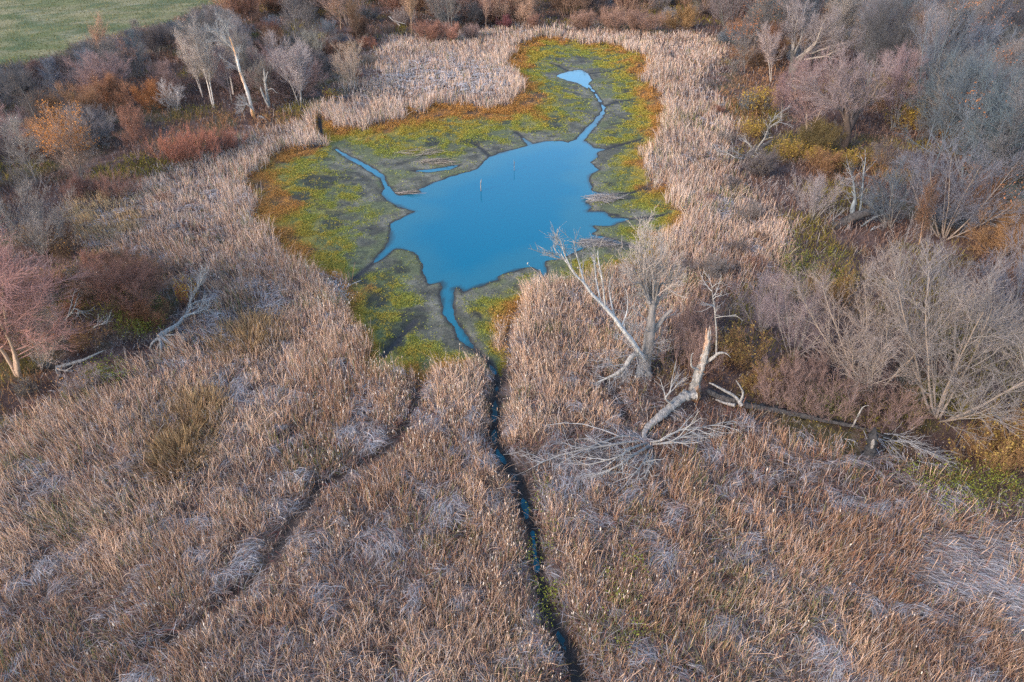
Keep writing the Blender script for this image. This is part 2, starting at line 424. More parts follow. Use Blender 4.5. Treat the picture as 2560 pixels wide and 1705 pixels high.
def water_material():
    mat = bpy.data.materials.new('pond_water')
    nt, N, L = nodes(mat)
    b = N['Principled BSDF']
    b.inputs['Roughness'].default_value = 0.04
    b.inputs['IOR'].default_value = 1.33
    b.inputs['Specular IOR Level'].default_value = 0.34
    b.inputs['Specular Tint'].default_value = (0.22, 0.85, 1.0, 1)
    tc = N.new('ShaderNodeTexCoord')
    tx = N.new('ShaderNodeTexNoise'); tx.inputs['Scale'].default_value = 1.6; tx.inputs['Detail'].default_value = 4
    L.new(tc.outputs['Object'], tx.inputs['Vector'])
    bp = N.new('ShaderNodeBump'); bp.inputs['Strength'].default_value = 0.05; bp.inputs['Distance'].default_value = 0.05
    L.new(tx.outputs['Fac'], bp.inputs['Height']); L.new(bp.outputs[0], b.inputs['Normal'])
    at = N.new('ShaderNodeAttribute'); at.attribute_name = 'Col'
    L.new(at.outputs['Color'], b.inputs['Base Color'])
    return mat
wx, wy = np.arange(-27, 19.1, 0.25), np.arange(9, 108, 0.25)
wX, wY = np.meshgrid(wx, wy)
wxf, wyf = wX.ravel(), wY.ravel()
wi = np.arange(len(wxf)).reshape(len(wy), len(wx))
wd_ = dW(wxf, wyf) + 1.2 * (fbm(wxf, wyf, 2.5, 4, 90) - 0.5)      # the body of the water: deep blue, silty where shallow
wc = mix((0.022, 0.045, 0.050), (0.016, 0.118, 0.160), ss(0.10, 0.40, wd_ + 0.25))
wc = mix(wc, (0.0003, 0.108, 0.168), ss(0.6, 3.2, wd_ + 2.2 * (fbm(wxf, wyf, 6, 4, 91) - 0.5)))
tag(link('water', mesh_from('water', np.stack([wxf, wyf, 0 * wxf], 1), np.stack([wi[:-1, :-1], wi[:-1, 1:], wi[1:, 1:], wi[1:, :-1]], -1).reshape(-1, 4), wc), water_material()), kind='structure')

# ------------------------------------------------------------------ stuff: reeds, flattened reeds, weeds, undergrowth
def in_view(x, y, pad=60):
    px, py = project(x, y, 0.5)
    return (px > -pad) & (px < FW + pad) & (py < FH + 140) & (py > -40)
def scatter(bands, r):
    out = []
    for y0, y1, dens in bands:
        hw = depth(0, y1) * 0.78 + 3
        n = int((y1 - y0) * 2 * hw * dens)
        x, y = r.uniform(-hw, hw, n), r.uniform(y0, y1, n)
        k = in_view(x, y)
        out.append(np.stack([x[k], y[k]], 1))
    return np.concatenate(out)
# where last year's reeds lie flat
FLAT = [(1040,190,190,48),(520,460,90,40),(690,470,60,40),(2250,1330,160,110),(1080,1190,110,60),(1900,1520,60,90),(400,970,70,40),(540,920,60,60),(1340,1190,70,40),(1520,1200,60,30),
        (620,690,70,70),(760,690,40,50),(880,1270,70,60),(60,1130,120,60),(340,1170,50,40),(1640,500,60,40),(1500,390,30,40),(1700,1290,50,40),(640,950,70,40),(840,1030,70,40),(480,790,110,60)]
def flatness(x, y):
    v = 0.75 * ss(0.54, 0.74, fbm(x, y, 0.9, 3, 21) + 0.25 * (fbm(x, y, 9, 2, 22) - 0.5))
    for bl in FLAT: v = np.maximum(v, px_blob(x, y, *bl) * 0.85 * ss(0.3, 0.6, fbm(x, y, 0.9, 3, 23)))
    for bl in [(2240, 1330, 170, 110), (1900, 1520, 60, 90), (2330, 1420, 90, 90)]: v = np.maximum(v, px_blob(x, y, *bl) * ss(0.22, 0.45, fbm(x, y, 1.3, 3, 24)))
    return v
TUSSOCKS = [(575,745,75,62),(432,945,80,42),(415,1030,65,52)]
def tussock_mask(x, y):
    return np.max([px_blob(x, y, *t) for t in TUSSOCKS], 0)

def build_reeds():
    r = np.random.default_rng(11)
    p = scatter([(12, 20, 270), (20, 30, 215), (30, 42, 150), (42, 60, 85), (60, 85, 50), (85, 125, 28), (125, 180, 12)], r)
    x, y = p[:, 0], p[:, 1]
    m, b, w, t = dM(x, y), dB(x, y), -water_d(x, y), dT(x, y)
    px, py = project(x, y)
    fl = flatness(x, y)
    edge = 1 - ss(0, 5, -b)                         # tall fresh wall round the basin
    clump = 0.6 * fbm(x, y, 0.55, 2, 30) + 0.4 * fbm(x, y, 2.2, 2, 34)
    dens = ss(-1.5, 1.0, m + 3 * (fbm(x, y, 3, 3, 31) - 0.5)) * (1 - 0.85 * fl * (1 - 0.5 * edge)) * (0.22 + 0.90 * ss(0.36, 0.62, clump + 0.10 * edge))
    dens = dens * ss(-0.3, 0.3, -b + 2.6 * (fbm(x, y, 1.6, 3, 33) - 0.5)) * ss(0.08, 0.32, w) * ss(0.10, 0.42, t) * (1 - 0.55 * tussock_mask(x, y))
    # thin, mixed ground near the wooded right side
    mixed = ss(1480, 1700, px) * ss(560, 700, py) * (1 - ss(1150, 1350, py))
    dens = dens * (1 - 0.55 * mixed) * (0.15 + 0.85 * ss(0.3, 1.6, dL(x, y)))
    k = r.random(len(x)) < dens
    x, y, edge, px, py, clump = x[k], y[k], edge[k], px[k], py[k], clump[k]
    n = len(x)
    dist = np.hypot(y, 25)
    h = (0.62 + 0.75 * fbm(x, y, 2.2, 3, 35) + 0.40 * edge) * r.uniform(0.6, 1.12, n)
    h = h * (0.55 + 0.45 * ss(0.3, 1.3, t[k])) * (0.5 + 0.5 * ss(0.2, 1.2, w[k]))
    z = ground_z(x, y)
    la = 2 * math.pi * fbm(x, y, 7, 2, 36) * 1.6
    ln = 0.03 + 0.10 * fbm(x, y, 2.5, 2, 37)
    lx, ly = np.cos(la) * ln - 0.05 + r.normal(0, 0.16, n), np.sin(la) * ln + r.normal(0, 0.16, n)
    wild = r.random(n) < 0.28
    lx, ly = lx + wild * r.normal(0, 0.28, n), ly + wild * r.normal(0, 0.28, n)
    bend = r.uniform(0, 1, n) ** 2.5 * 1.3
    P = np.empty((n, 4, 3))
    for i, f in enumerate((0, 0.4, 0.75, 1.0)):
        q = f + bend * 0.9 * f ** 3
        P[:, i, 0] = x + lx * h * q; P[:, i, 1] = y + ly * h * q
        P[:, i, 2] = z + h * (f - 0.33 * bend * f ** 3)
    wd = np.maximum(0.0065, 0.00023 * dist) * r.uniform(0.6, 1.4, n)
    Wd = wd[:, None] * np.array([0.9, 1.0, 0.8, 0.25])
    v = fbm(x, y, 6, 3, 38) + r.normal(0, 0.20, n)
    c = mix((0.32, 0.165, 0.088), (0.80, 0.52, 0.34), ss(0.15, 0.95, v))
    c = mix(c, (0.46, 0.42, 0.40), 0.8 * (r.random(n) < 0.14))
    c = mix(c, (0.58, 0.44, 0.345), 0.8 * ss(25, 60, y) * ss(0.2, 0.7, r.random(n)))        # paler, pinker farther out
    c = mix(c, (0.30, 0.085, 0.045), 0.5 * (r.random(n) < 0.10))
    c = mix(c, (0.15, 0.16, 0.045), 0.9 * (r.random(n) < 0.05 + 0.25 * ss(0.6, 0.75, fbm(x, y, 3, 3, 40))))
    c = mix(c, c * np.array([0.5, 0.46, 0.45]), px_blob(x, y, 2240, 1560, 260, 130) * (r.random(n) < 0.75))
    gold = px_blob(x, y, 240, 515, 110, 60)
    c = mix(c, (0.50, 0.31, 0.12), 0.7 * gold)
    Cp = c[:, None, :] * np.array([0.94, 1.0, 1.03, 1.05])[None, :, None]  # paler tips, and faint shade towards the ground put into the blade colour
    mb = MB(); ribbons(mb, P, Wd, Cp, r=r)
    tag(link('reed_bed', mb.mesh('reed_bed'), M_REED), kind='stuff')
    # fluffy seed heads
    near = (1 - ss(0.3, 4, np.minimum(dT(x, y), np.maximum(-dW(x, y), 0) * 0.8))) + 0.9 * edge * (py > 640)
    pr = 0.36 * np.clip(0.015 + 0.2 * near + 0.12 * px_blob(x, y, 940, 960, 200, 130) + 0.08 * px_blob(x, y, 1450, 1480, 300, 200), 0, 0.3) * ss(0.4, 0.6, fbm(x, y, 2.2, 3, 41) + 0.12 * near)
    pr = pr * np.where(y > 45, 0.35, 1) * np.where(y > 75, 0, 1)
    k = (r.random(n) < pr) & (bend < 0.5)
    base = P[k, 3]; nn = len(base)
    L = r.uniform(0.09, 0.20, nn); rad = r.uniform(0.012, 0.027, nn) * np.where(base[:, 1] > 34, 1.2, 1)
    tilt = r.normal(0, 0.12, (nn, 2))
    H = np.empty((nn, 4, 3))
    for i, f in enumerate((-0.1, 0.25, 0.75, 1.0)):
        H[:, i, 0] = base[:, 0] + tilt[:, 0] * L * f; H[:, i, 1] = base[:, 1] + tilt[:, 1] * L * f; H[:, i, 2] = base[:, 2] + L * f
    hc = mix((0.30, 0.17, 0.10), (0.72, 0.58, 0.46), r.random(nn) ** 1.1)
    mb = MB(); tubes(mb, H, rad[:, None] * np.array([0.25, 1.0, 0.9, 0.15]), hc, 5)
    tag(link('reed_seed_fluff', mb.mesh('reed_seed_fluff'), M_REED), kind='stuff')

def build_flat_reeds():
    r = np.random.default_rng(12)
    p = scatter([(12, 20, 300), (20, 30, 230), (30, 42, 150), (42, 60, 85), (60, 85, 44), (85, 130, 24)], r)
    x, y = p[:, 0], p[:, 1]
    m, b, w = dM(x, y), dB(x, y), -water_d(x, y)
    px, py = project(x, y)
    fl = flatness(x, y)
    dens = (0.48 + 0.50 * fl) * ss(-2.0, 1, m) * ss(-0.2, 0.4, -b) * ss(0.2, 0.6, w) * (0.15 + 0.85 * ss(0.1, 0.5, dT(x, y))) * (1 - 0.55 * tussock_mask(x, y))
    k = r.random(len(x)) < dens
    x, y, fl, px, py = x[k], y[k], fl[k], px[k], py[k]
    n = len(x)
    L = r.uniform(0.25, 0.8, n)
    a = 2 * math.pi * 1.5 * fbm(x, y, 2.4, 2, 51) + r.normal(0, 0.6, n)
    big = px_blob(x, y, 2230, 1350, 230, 170)
    a = a * (1 - big) + big * (2.6 + r.normal(0, 0.4, n))
    hump = 0.5 * fbm(x, y, 1.5, 3, 52) * (0.4 + 0.6 * fl)
    z = ground_z(x, y) + 0.06 + hump + r.uniform(0, 0.22, n)
    dx, dy = np.cos(a), np.sin(a)
    P = np.empty((n, 4, 3))
    arch = r.uniform(0.0, 0.10, n)
    cur = r.normal(0, 0.12, n)
    for i, f in enumerate((0, 0.35, 0.7, 1.0)):
        P[:, i, 0] = x + dx * L * (f - 0.5) - dy * cur * L * f * f; P[:, i, 1] = y + dy * L * (f - 0.5) + dx * cur * L * f * f
        P[:, i, 2] = z + arch * math.sin(math.pi * (0.15 + 0.8 * f)) - 0.08 * (i == 3)
    wd = np.maximum(0.0065, 0.00022 * np.hypot(y, 25)) * r.uniform(0.6, 1.4, n)
    side = norm(np.stack([-dy, dx, r.normal(0, 0.35, n)], 1))
    v = np.clip(0.62 * fbm(x, y, 1.0, 3, 53) + 0.42 * fl + r.normal(0, 0.20, n), 0, 1)
    c = mix((0.105, 0.072, 0.058), (0.48, 0.435, 0.415), ss(0.15, 1.0, v))
    white = px_blob(x, y, 1040, 185, 190, 60)
    c = mix(c, (0.70, 0.64, 0.60), 0.7 * white)
    c = mix(c, (0.24, 0.07, 0.05), 0.6 * (r.random(n) < 0.16))
    c = mix(c, (0.40, 0.25, 0.15), 0.7 * (r.random(n) < 0.16))
    mb = MB(); ribbons(mb, P, wd[:, None] * np.array([0.8, 1, 0.9, 0.3]), c, side)
    tag(link('fallen_reed_litter', mb.mesh('fallen_reed_litter'), M_REED), kind='stuff')

def build_marsh_weeds():
    r = np.random.default_rng(13)
    p = scatter([(24, 42, 190), (42, 60, 160), (60, 85, 105), (85, 125, 50)], r)
    x, y = p[:, 0], p[:, 1]
    b, w = dB(x, y), -water_d(x, y)
    k = (b - 2.6 * (fbm(x, y, 1.6, 3, 33) - 0.5) > -0.5) & (b > -1.5) & (w > 0.15)
    x, y, b, w = x[k], y[k], b[k], w[k]
    n1, n2 = fbm(x, y, 3.5, 4, 1), fbm(x, y, 1.1, 4, 2)
    t = w / (np.maximum(w, 0) + np.maximum(b, 0) + 0.3) + 0.55 * (n1 - 0.5) + 0.25 * (n2 - 0.5)
    black = np.maximum(0.8 * ss(0.60, 0.68, fbm(x, y * 1.6, 2.0, 4, 12)), blotch(x, y))
    dens = (0.05 + ss(0.18, 0.54, t)) * (0.12 + 1.1 * ss(0.40, 0.6, n2)) * (1 - 0.9 * black) * ss(0.15, 0.6, dC(x, y))
    k = r.random(len(x)) < dens
    x, y, t, b = x[k], y[k], t[k], b[k]
    n = len(x)
    tall = ss(0.55, 0.95, t)
    t = t + r.normal(0, 0.07, n)
    green = mix((0.155, 0.160, 0.038), (0.345, 0.335, 0.055), r.random(n))
    ye = np.clip(ss(0.36, 0.66, t + 0.5 * (fbm(x, y, 1.6, 3, 19) - 0.5)) + 0.6 * ss(0.66, 0.76, fbm(x, y, 0.6, 2, 17)) * (t > 0.35), 0, 1)
    c = mix(green, mix((0.29, 0.215, 0.035), (0.42, 0.30, 0.05), r.random(n)), ye); rusty = 0.14 * np.maximum(px_blob(x, y, 600, 430, 90, 120), px_blob(x, y, 1080, 245, 220, 45))
    c = mix(c, mix((0.36, 0.145, 0.035), (0.50, 0.25, 0.07), r.random(n)), ss(0.68, 0.92, t + rusty + 0.7 * (fbm(x, y, 2.2, 3, 18) - 0.5)))
    q = 4
    hh = (0.05 + 0.50 * tall * r.uniform(0.4, 1, n))
    zz = ground_z(x, y)
    for i in range(q):
        f = (i + 0.7) / q
        P = np.stack([x + r.normal(0, 0.07 + 0.04 * tall, n), y + r.normal(0, 0.07 + 0.04 * tall, n), zz + 0.02 + hh * f], 1)
        if i == 0: mb = MB()
        leaf_quads(mb, P, np.maximum(0.045, 0.00085 * y), c * r.uniform(0.75, 1.2, (n, 1)), 0.45, r)
    tag(link('marsh_weeds', mb.mesh('marsh_weeds'), M_WEED), kind='stuff')

def build_undergrowth():
    r = np.random.default_rng(14)
    p = scatter([(18, 30, 55), (30, 45, 48), (45, 70, 30), (70, 110, 16), (110, 165, 7)], r)
    x, y = p[:, 0], p[:, 1]
    m, f = dM(x, y), dF(x, y)
    dens = ss(-0.5, 1.5, -m) * ss(-2, 2, -f) * (0.35 + 0.65 * ss(0.35, 0.6, fbm(x, y, 3, 3, 61)))
    dens = np.maximum(dens, 0.10 * ss(0, 3, m) * ss(0.5, 0.65, fbm(x, y, 2.4, 3, 66)) * (dB(x, y) < -0.5) * (-water_d(x, y) > 0.8))
    k = r.random(len(x)) < dens
    x, y = x[k], y[k]; n = len(x)
    px, py = project(x, y)
    z = ground_z(x, y)
    h = (0.25 + 0.9 * fbm(x, y, 4, 3, 62)) * r.uniform(0.4, 1.2, n) * (0.4 + 0.6 * ss(0.3, 1.8, dL(x, y)))
    a, ln = r.random(n) * 2 * math.pi, r.uniform(0.1, 0.9, n)
    dx, dy = np.cos(a) * ln, np.sin(a) * ln
    P = np.empty((n, 3, 3))
    for i, g in enumerate((0, 0.55, 1.0)):
        P[:, i] = np.stack([x + dx * h * g, y + dy * h * g, z + h * g * (1 - 0.3 * g * ln)], 1)
    v = fbm(x, y, 5, 3, 63) + r.normal(0, 0.16, n)
    c = mix((0.10, 0.058, 0.045), (0.28, 0.155, 0.10), ss(0.25, 0.85, v))
    c = mix(c, (0.36, 0.31, 0.28), 0.8 * (r.random(n) < 0.10 + 0.3 * ss(-9, -1, dM(x, y))))
    ol = ss(0.50, 0.66, fbm(x, y, 6, 3, 64))
    for bl in [(320,745,90,55),(2130,600,110,45),(2200,1130,160,60),(1900,640,90,60),(2290,1010,90,70),(1950,370,90,35),(1820,350,120,35),(1740,290,50,30),(250,880,60,40)]:
        ol = np.maximum(ol, px_blob(x, y, *bl))
    c = mix(c, mix((0.11, 0.10, 0.018), (0.30, 0.21, 0.04), r.random(n)), ol * (r.random(n) < 0.75))
    ru = np.max([px_blob(x, y, *bl) for bl in [(70,915,150,60),(330,640,110,50),(560,300,190,35),(430,330,120,40),(1640,560,60,120),(1620,870,80,50),(1700,250,70,60),(1990,400,150,30),(2290,1040,110,60),(1760,180,60,60)]], 0)
    c = mix(c, mix((0.20, 0.085, 0.035), (0.40, 0.20, 0.085), r.random(n)), 0.85 * ru * (r.random(n) < 0.7))
    wd = np.maximum(0.010, 0.00030 * np.hypot(y, 25)) * r.uniform(0.7, 1.4, n)
    mb = MB(); ribbons(mb, P, wd[:, None] * np.array([1, 0.9, 0.35]), c, r=r)
    for i in range(2):
        kk = r.random(n) < 0.5
        leaf_quads(mb, P[kk, 1 + i] + r.normal(0, 0.08, (kk.sum(), 3)), np.maximum(0.05, 0.0010 * y[kk]), c[kk] * r.uniform(0.8, 1.3, (kk.sum(), 1)), 0.35, r)
    tag(link('undergrowth', mb.mesh('undergrowth'), M_WEED), kind='stuff')
    # bright green herbs
    x, y = [], []
    for cx, cy, rx, ry, nn in [(320,745,75,50,150),(260,880,60,25,45),(2190,1130,150,50,80),(2250,1180,120,50,60),(1880,640,60,50,70),(1810,610,30,60,60),(1900,950,60,30,25),(1250,1290,40,180,40),(1440,1400,60,120,40),(1520,680,80,60,40)]:
        t, q = r.random(nn) * 6.28, np.sqrt(r.random(nn))
        g = G(cx + np.cos(t) * q * rx, cy + np.sin(t) * q * ry)
        x.append(g[:, 0]); y.append(g[:, 1])
    x, y = np.concatenate(x), np.concatenate(y)
    n = len(x); mb = MB(); z = ground_z(x, y)
    for i in range(16):
        P = np.stack([x + r.normal(0, 0.16, n), y + r.normal(0, 0.16, n), z + r.uniform(0.2, 0.95, n)], 1)
        leaf_quads(mb, P, 0.05, mix((0.10, 0.115, 0.02), (0.22, 0.22, 0.035), r.random(n)), 0.4, r)
    tag(link('green_herb_foliage', mb.mesh('green_herb_foliage'), M_WEED), kind='stuff')

def build_meadow():
    r = np.random.default_rng(15)
    n = 60000
    x, y = r.uniform(-150, -20, n), r.uniform(95, 240, n)
    k = (dF(x, y) > 0) & in_view(x, y)
    x, y = x[k], y[k]; n = len(x)
    z = ground_z(x, y); h = r.uniform(0.1, 0.3, n)
    P = np.stack([np.stack([x, y, z], 1), np.stack([x + r.normal(0, .15, n), y + r.normal(0, .15, n), z + h], 1)], 1)
    c = mix((0.085, 0.092, 0.028), (0.22, 0.175, 0.075), ss(0.3, 0.7, fbm(x, y * 2, 6, 3, 70) + r.normal(0, 0.15, n)))
    mb = MB(); ribbons(mb, P, np.full((n, 2), 0.05) * np.array([1, .4]), c, r=r)
    tag(link('meadow_grass', mb.mesh('meadow_grass'), M_WEED), kind='stuff')

build_reeds(); build_flat_reeds(); build_marsh_weeds(); build_undergrowth(); build_meadow()

# ------------------------------------------------------------------ trees
def branch_out(r, P, Rd, n, t0, t1, ang, asd, length, lsd, k, rmax, rend, up=0.1, wob=0.12, fall=0.4, lmin=0.15):
    """children of the chains P (N,K,3)"""
    N, K, _ = P.shape
    par = np.repeat(np.arange(N), n)
    t = t0 + (t1 - t0) * ((np.tile(np.arange(n), N) + r.random(N * n)) / n)
    u = np.clip(t * (K - 1), 0, K - 1.001); i = u.astype(int); f = (u - i)[:, None]
    p0 = P[par, i] * (1 - f) + P[par, i + 1] * f
    tan = norm(P[par, i + 1] - P[par, i])
    pr = Rd[par, i] * (1 - f[:, 0]) + Rd[par, i + 1] * f[:, 0]
    perp = norm(np.cross(tan, r.normal(size=tan.shape)))
    a = np.radians(r.normal(ang, asd, len(par)))[:, None]
    d = norm(np.cos(a) * tan + np.sin(a) * perp)
    L = np.maximum(length * (1 - fall * t) * np.exp(r.normal(0, lsd, len(par))), lmin)
    Q = np.empty((len(par), k, 3)); Q[:, 0] = p0
    for s in range(1, k):
        d = norm(d + np.array([0, 0, up]) + r.normal(0, wob, d.shape))
        Q[:, s] = Q[:, s - 1] + d * (L / (k - 1))[:, None]
    r0 = np.minimum(pr * 0.75, rmax * r.uniform(0.7, 1.1, len(par)))
    Rq = r0[:, None] + (np.minimum(rend, r0) - r0)[:, None] * np.linspace(0, 1, k)[None, :]
    return Q, Rq
def stems(r, n, spread, a0, a1, length, k, r0, r1, up=0.06, wob=0.06):
    a = r.random(n) * 2 * math.pi; q = np.sqrt(r.random(n)) * spread
    el = np.radians(r.uniform(a0, a1, n)); az = a + r.normal(0, 0.4, n)
    d = np.stack([np.sin(el) * np.cos(az), np.sin(el) * np.sin(az), np.cos(el)], 1)
    L = length * r.uniform(0.75, 1.1, n)
    P = np.empty((n, k, 3)); P[:, 0] = np.stack([q * np.cos(a), q * np.sin(a), np.full(n, -0.2)], 1)
    for s in range(1, k):
        d = norm(d + np.array([0, 0, up]) + r.normal(0, wob, d.shape))
        P[:, s] = P[:, s - 1] + d * (L / (k - 1))[:, None]
    return P, np.linspace(1, 0, k)[None, :] * (r0 - r1) * r.uniform(0.7, 1.1, (n, 1)) + r1
GREY = np.array([0.30, 0.265, 0.245])
def build_proto(kind, seed):
    """returns [(part name, mesh, material)] and the height of the plant"""
    r = np.random.default_rng(seed)
    tr, cr = MB(), MB()
    leaves = None
    W, TW = np.array([0.30, 0.265, 0.24]), np.array([0.36, 0.31, 0.29])
    if kind in ('upright', 'slender', 'maple'):
        h = 10.0
        ns = 1 if kind != 'maple' else 3
        if kind == 'slender': ns = 2
        P, Rd = stems(r, ns, 0.15 * (ns > 1), 0, 5 + 9 * (ns > 1), h * 0.9, 10, 0.11, 0.02, 0.03, 0.05)
        tubes(tr, P, Rd, W, 7)
        if kind == 'upright':
            B1 = branch_out(r, P, Rd, 26, 0.22, 1, 48, 12, 4.2, 0.2, 6, 0.04, 0.009, 0.10, 0.10, 0.62)
            B2 = branch_out(r, *B1, 11, 0.2, 1, 38, 12, 1.5, 0.25, 4, 0.015, 0.006, 0.10, 0.14)
            B3 = branch_out(r, *B2, 13, 0.1, 1, 36, 14, 0.75, 0.3, 3, 0.0075, 0.004, 0.08, 0.14)
        elif kind == 'slender':
            B1 = branch_out(r, P, Rd, 20, 0.3, 1, 30, 9, 3.8, 0.2, 6, 0.034, 0.009, 0.12, 0.08, 0.6)
            B2 = branch_out(r, *B1, 9, 0.2, 1, 30, 10, 1.4, 0.25, 4, 0.015, 0.006, 0.12, 0.10)
            B3 = branch_out(r, *B2, 12, 0.1, 1, 30, 12, 0.7, 0.3, 3, 0.0075, 0.004, 0.10, 0.12)
        else:
            B1 = branch_out(r, P, Rd, 15, 0.2, 1, 42, 11, 4.4, 0.2, 6, 0.045, 0.010, 0.13, 0.10, 0.55)
            B2 = branch_out(r, *B1, 10, 0.2, 1, 36, 11, 1.7, 0.25, 4, 0.015, 0.006, 0.14, 0.12)
            B3 = branch_out(r, *B2, 12, 0.1, 1, 32, 12, 0.8, 0.3, 3, 0.0075, 0.004, 0.14, 0.12)
    elif kind == 'vase':
        h = 9.0
        P, Rd = stems(r, 9, 0.35, 8, 52, 8.6, 9, 0.075, 0.016, 0.05, 0.05)
        tubes(tr, P, Rd, W, 7)
        B1 = branch_out(r, P, Rd, 13, 0.16, 1, 30, 10, 3.8, 0.25, 6, 0.032, 0.008, 0.06, 0.09, 0.55)
        B2 = branch_out(r, *B1, 7, 0.2, 1, 30, 11, 1.3, 0.25, 4, 0.02, 0.008, 0.08, 0.12)
        B3 = branch_out(r, *B2, 7, 0.1, 1, 34, 14, 0.6, 0.3, 3, 0.007, 0.004, 0.10, 0.14)
    elif kind == 'dome':
        h = 4.6
        P, Rd = stems(r, 16, 0.6, 5, 68, 4.2, 7, 0.04, 0.010, 0.08, 0.08)
        tubes(tr, P, Rd, W * 0.8, 5)
        B1 = branch_out(r, P, Rd, 12, 0.2, 1, 38, 12, 1.8, 0.25, 5, 0.02, 0.007, 0.10, 0.12, 0.4)
        B2 = branch_out(r, *B1, 8, 0.2, 1, 36, 12, 0.9, 0.25, 4, 0.014, 0.007, 0.10, 0.14)
        B3 = branch_out(r, *B2, 8, 0.1, 1, 36, 14, 0.5, 0.3, 3, 0.0065, 0.004, 0.10, 0.14)
    elif kind == 'brush':
        h = 2.7
        P, Rd = stems(r, 34, 1.5, 0, 30, 2.4, 5, 0.02, 0.007, 0.05, 0.08)
        tubes(tr, P, Rd, W * 0.8, 4)
        B1 = branch_out(r, P, Rd, 9, 0.15, 1, 30, 10, 0.9, 0.25, 4, 0.012, 0.006, 0.12, 0.12, 0.4)
        B2 = branch_out(r, *B1, 8, 0.1, 1, 30, 12, 0.42, 0.25, 3, 0.006, 0.004, 0.12, 0.14)
        B3 = None
    elif kind == 'willow':
        h = 11.5
        P, Rd = stems(r, 2, 0.3, 4, 22, 5.5, 8, 0.55, 0.32, 0.0, 0.10)
        tubes(tr, P, Rd, W * 0.45, 9)
        B0 = branch_out(r, P, Rd, 5, 0.55, 1, 42, 12, 6.5, 0.2, 8, 0.20, 0.03, 0.12, 0.16, 0.2)
        tubes(tr, *B0, W * 0.75, 6)
        B1 = branch_out(r, *B0, 11, 0.2, 1, 42, 13, 2.8, 0.25, 6, 0.05, 0.010, 0.10, 0.13, 0.4)
        B2 = branch_out(r, *B1, 9, 0.2, 1, 38, 12, 1.3, 0.25, 4, 0.015, 0.006, 0.10, 0.14)
        B3 = branch_out(r, *B2, 10, 0.1, 1, 36, 14, 0.65, 0.3, 3, 0.0075, 0.004, 0.12, 0.14)
    cl = TW
    tubes(cr, *B1, W if kind not in ('dome', 'brush') else W * 0.85, 4)
    if B3 is None:
        tubes(cr, *B2, TW, 3); last = B2
    else:
        tubes(cr, *B2, TW * 0.97, 3); tubes(cr, *B3, TW, 3); last = B3
    return tr.mesh(kind + '_trunk', True), cr.mesh(kind + '_crown'), last[0], h
PROTO, LEAFY = {}, {}
for kind, nv in (('upright', 3), ('slender', 2), ('maple', 3), ('vase', 3), ('dome', 3), ('brush', 2), ('willow', 2)):
    for v in range(nv):
        PROTO[kind, v] = build_proto(kind, 100 + 13 * v + len(kind))
def leaf_mesh(kind, v, count, zmin, size):
    key = (kind, v, count, zmin, size)
    if key not in LEAFY:
        r = np.random.default_rng(55 + v)
        T = PROTO[kind, v][2]
        pts = T[:, -1]; h = PROTO[kind, v][3]
        pts = pts[pts[:, 2] > zmin * h]
        pts = pts[r.integers(0, len(pts), count)] + r.normal(0, 0.12, (count, 3))
        keep = fbm(pts[:, 0] + pts[:, 2] * 0.7, pts[:, 1] - pts[:, 2] * 0.5, 1.2, 2, 3) > 0.42
        pts = pts[keep]
        mb = MB(); leaf_quads(mb, pts, size, np.full((len(pts), 3), 1.0) * r.uniform(0.6, 1.1, (len(pts), 1)), 0.3, r)
        LEAFY[key] = mb.mesh(kind + '_leaves')
    return LEAFY[key]
pr_ = random.Random(5)
PLACED = []
def plant(name, kind, v, loc, height, label, cat, wood, twig, group=None, leaf=None, squash=1.0, lean=(0, 0), rz=None):
    """one tree or shrub: a thing with its trunk and crown (and leaves)"""
    tm, cm, tips, h = PROTO[kind, v]
    s = height / h
    x, y = float(loc[0]), float(loc[1])
    e = empty(name, (x, y, float(ground_z(x, y))), pr_.uniform(0, 6.28) if rz is None else rz, (s * squash, s * squash, s))
    e.rotation_mode = 'ZYX'                 # turn first, then lean
    e.rotation_euler[0], e.rotation_euler[1] = lean
    link('trunk', tm, M_TWIG, e, [c / 0.3 for c in wood])
    link('crown', cm, M_TWIG, e, [c / 0.33 for c in twig])
    if leaf:
        col, count, zmin, size = leaf
        link('leaves', leaf_mesh(kind, v, count, zmin, size), M_LEAF, e, col)
    PLACED.append((x, y, height * 0.26))
    return tag(e, label, cat, group)
def plant_px(name, kind, v, base, top, label, cat='tree', wood=GREY, twig=GREY, width=None, **kw):
    g = G(base[0], base[1], 0.3)
    t = on_plane(top[0], top[1], g[1])
    hgt = max(float(t[2]) - 0.3, 0.6)
    lean_x = math.atan2(float(t[0] - g[0]), hgt) * 0.8
    return plant(name, kind, v, g, hgt, label, cat, wood, twig, lean=(0, lean_x), **kw)

C_GREY, C_BLUE, C_PEACH, C_RED = (0.215, 0.205, 0.190), (0.110, 0.142, 0.168), (0.35, 0.235, 0.165), (0.26, 0.145, 0.105)
C_PURP, C_DARK, C_PALE, C_PINK = (0.150, 0.140, 0.140), (0.120, 0.130, 0.138), (0.38, 0.35, 0.31), (0.27, 0.200, 0.180)
C_BROWN, C_ORANGE = (0.185, 0.125, 0.085), (0.27, 0.16, 0.09)
T, S = 'bare_tree', 'bare_shrub'
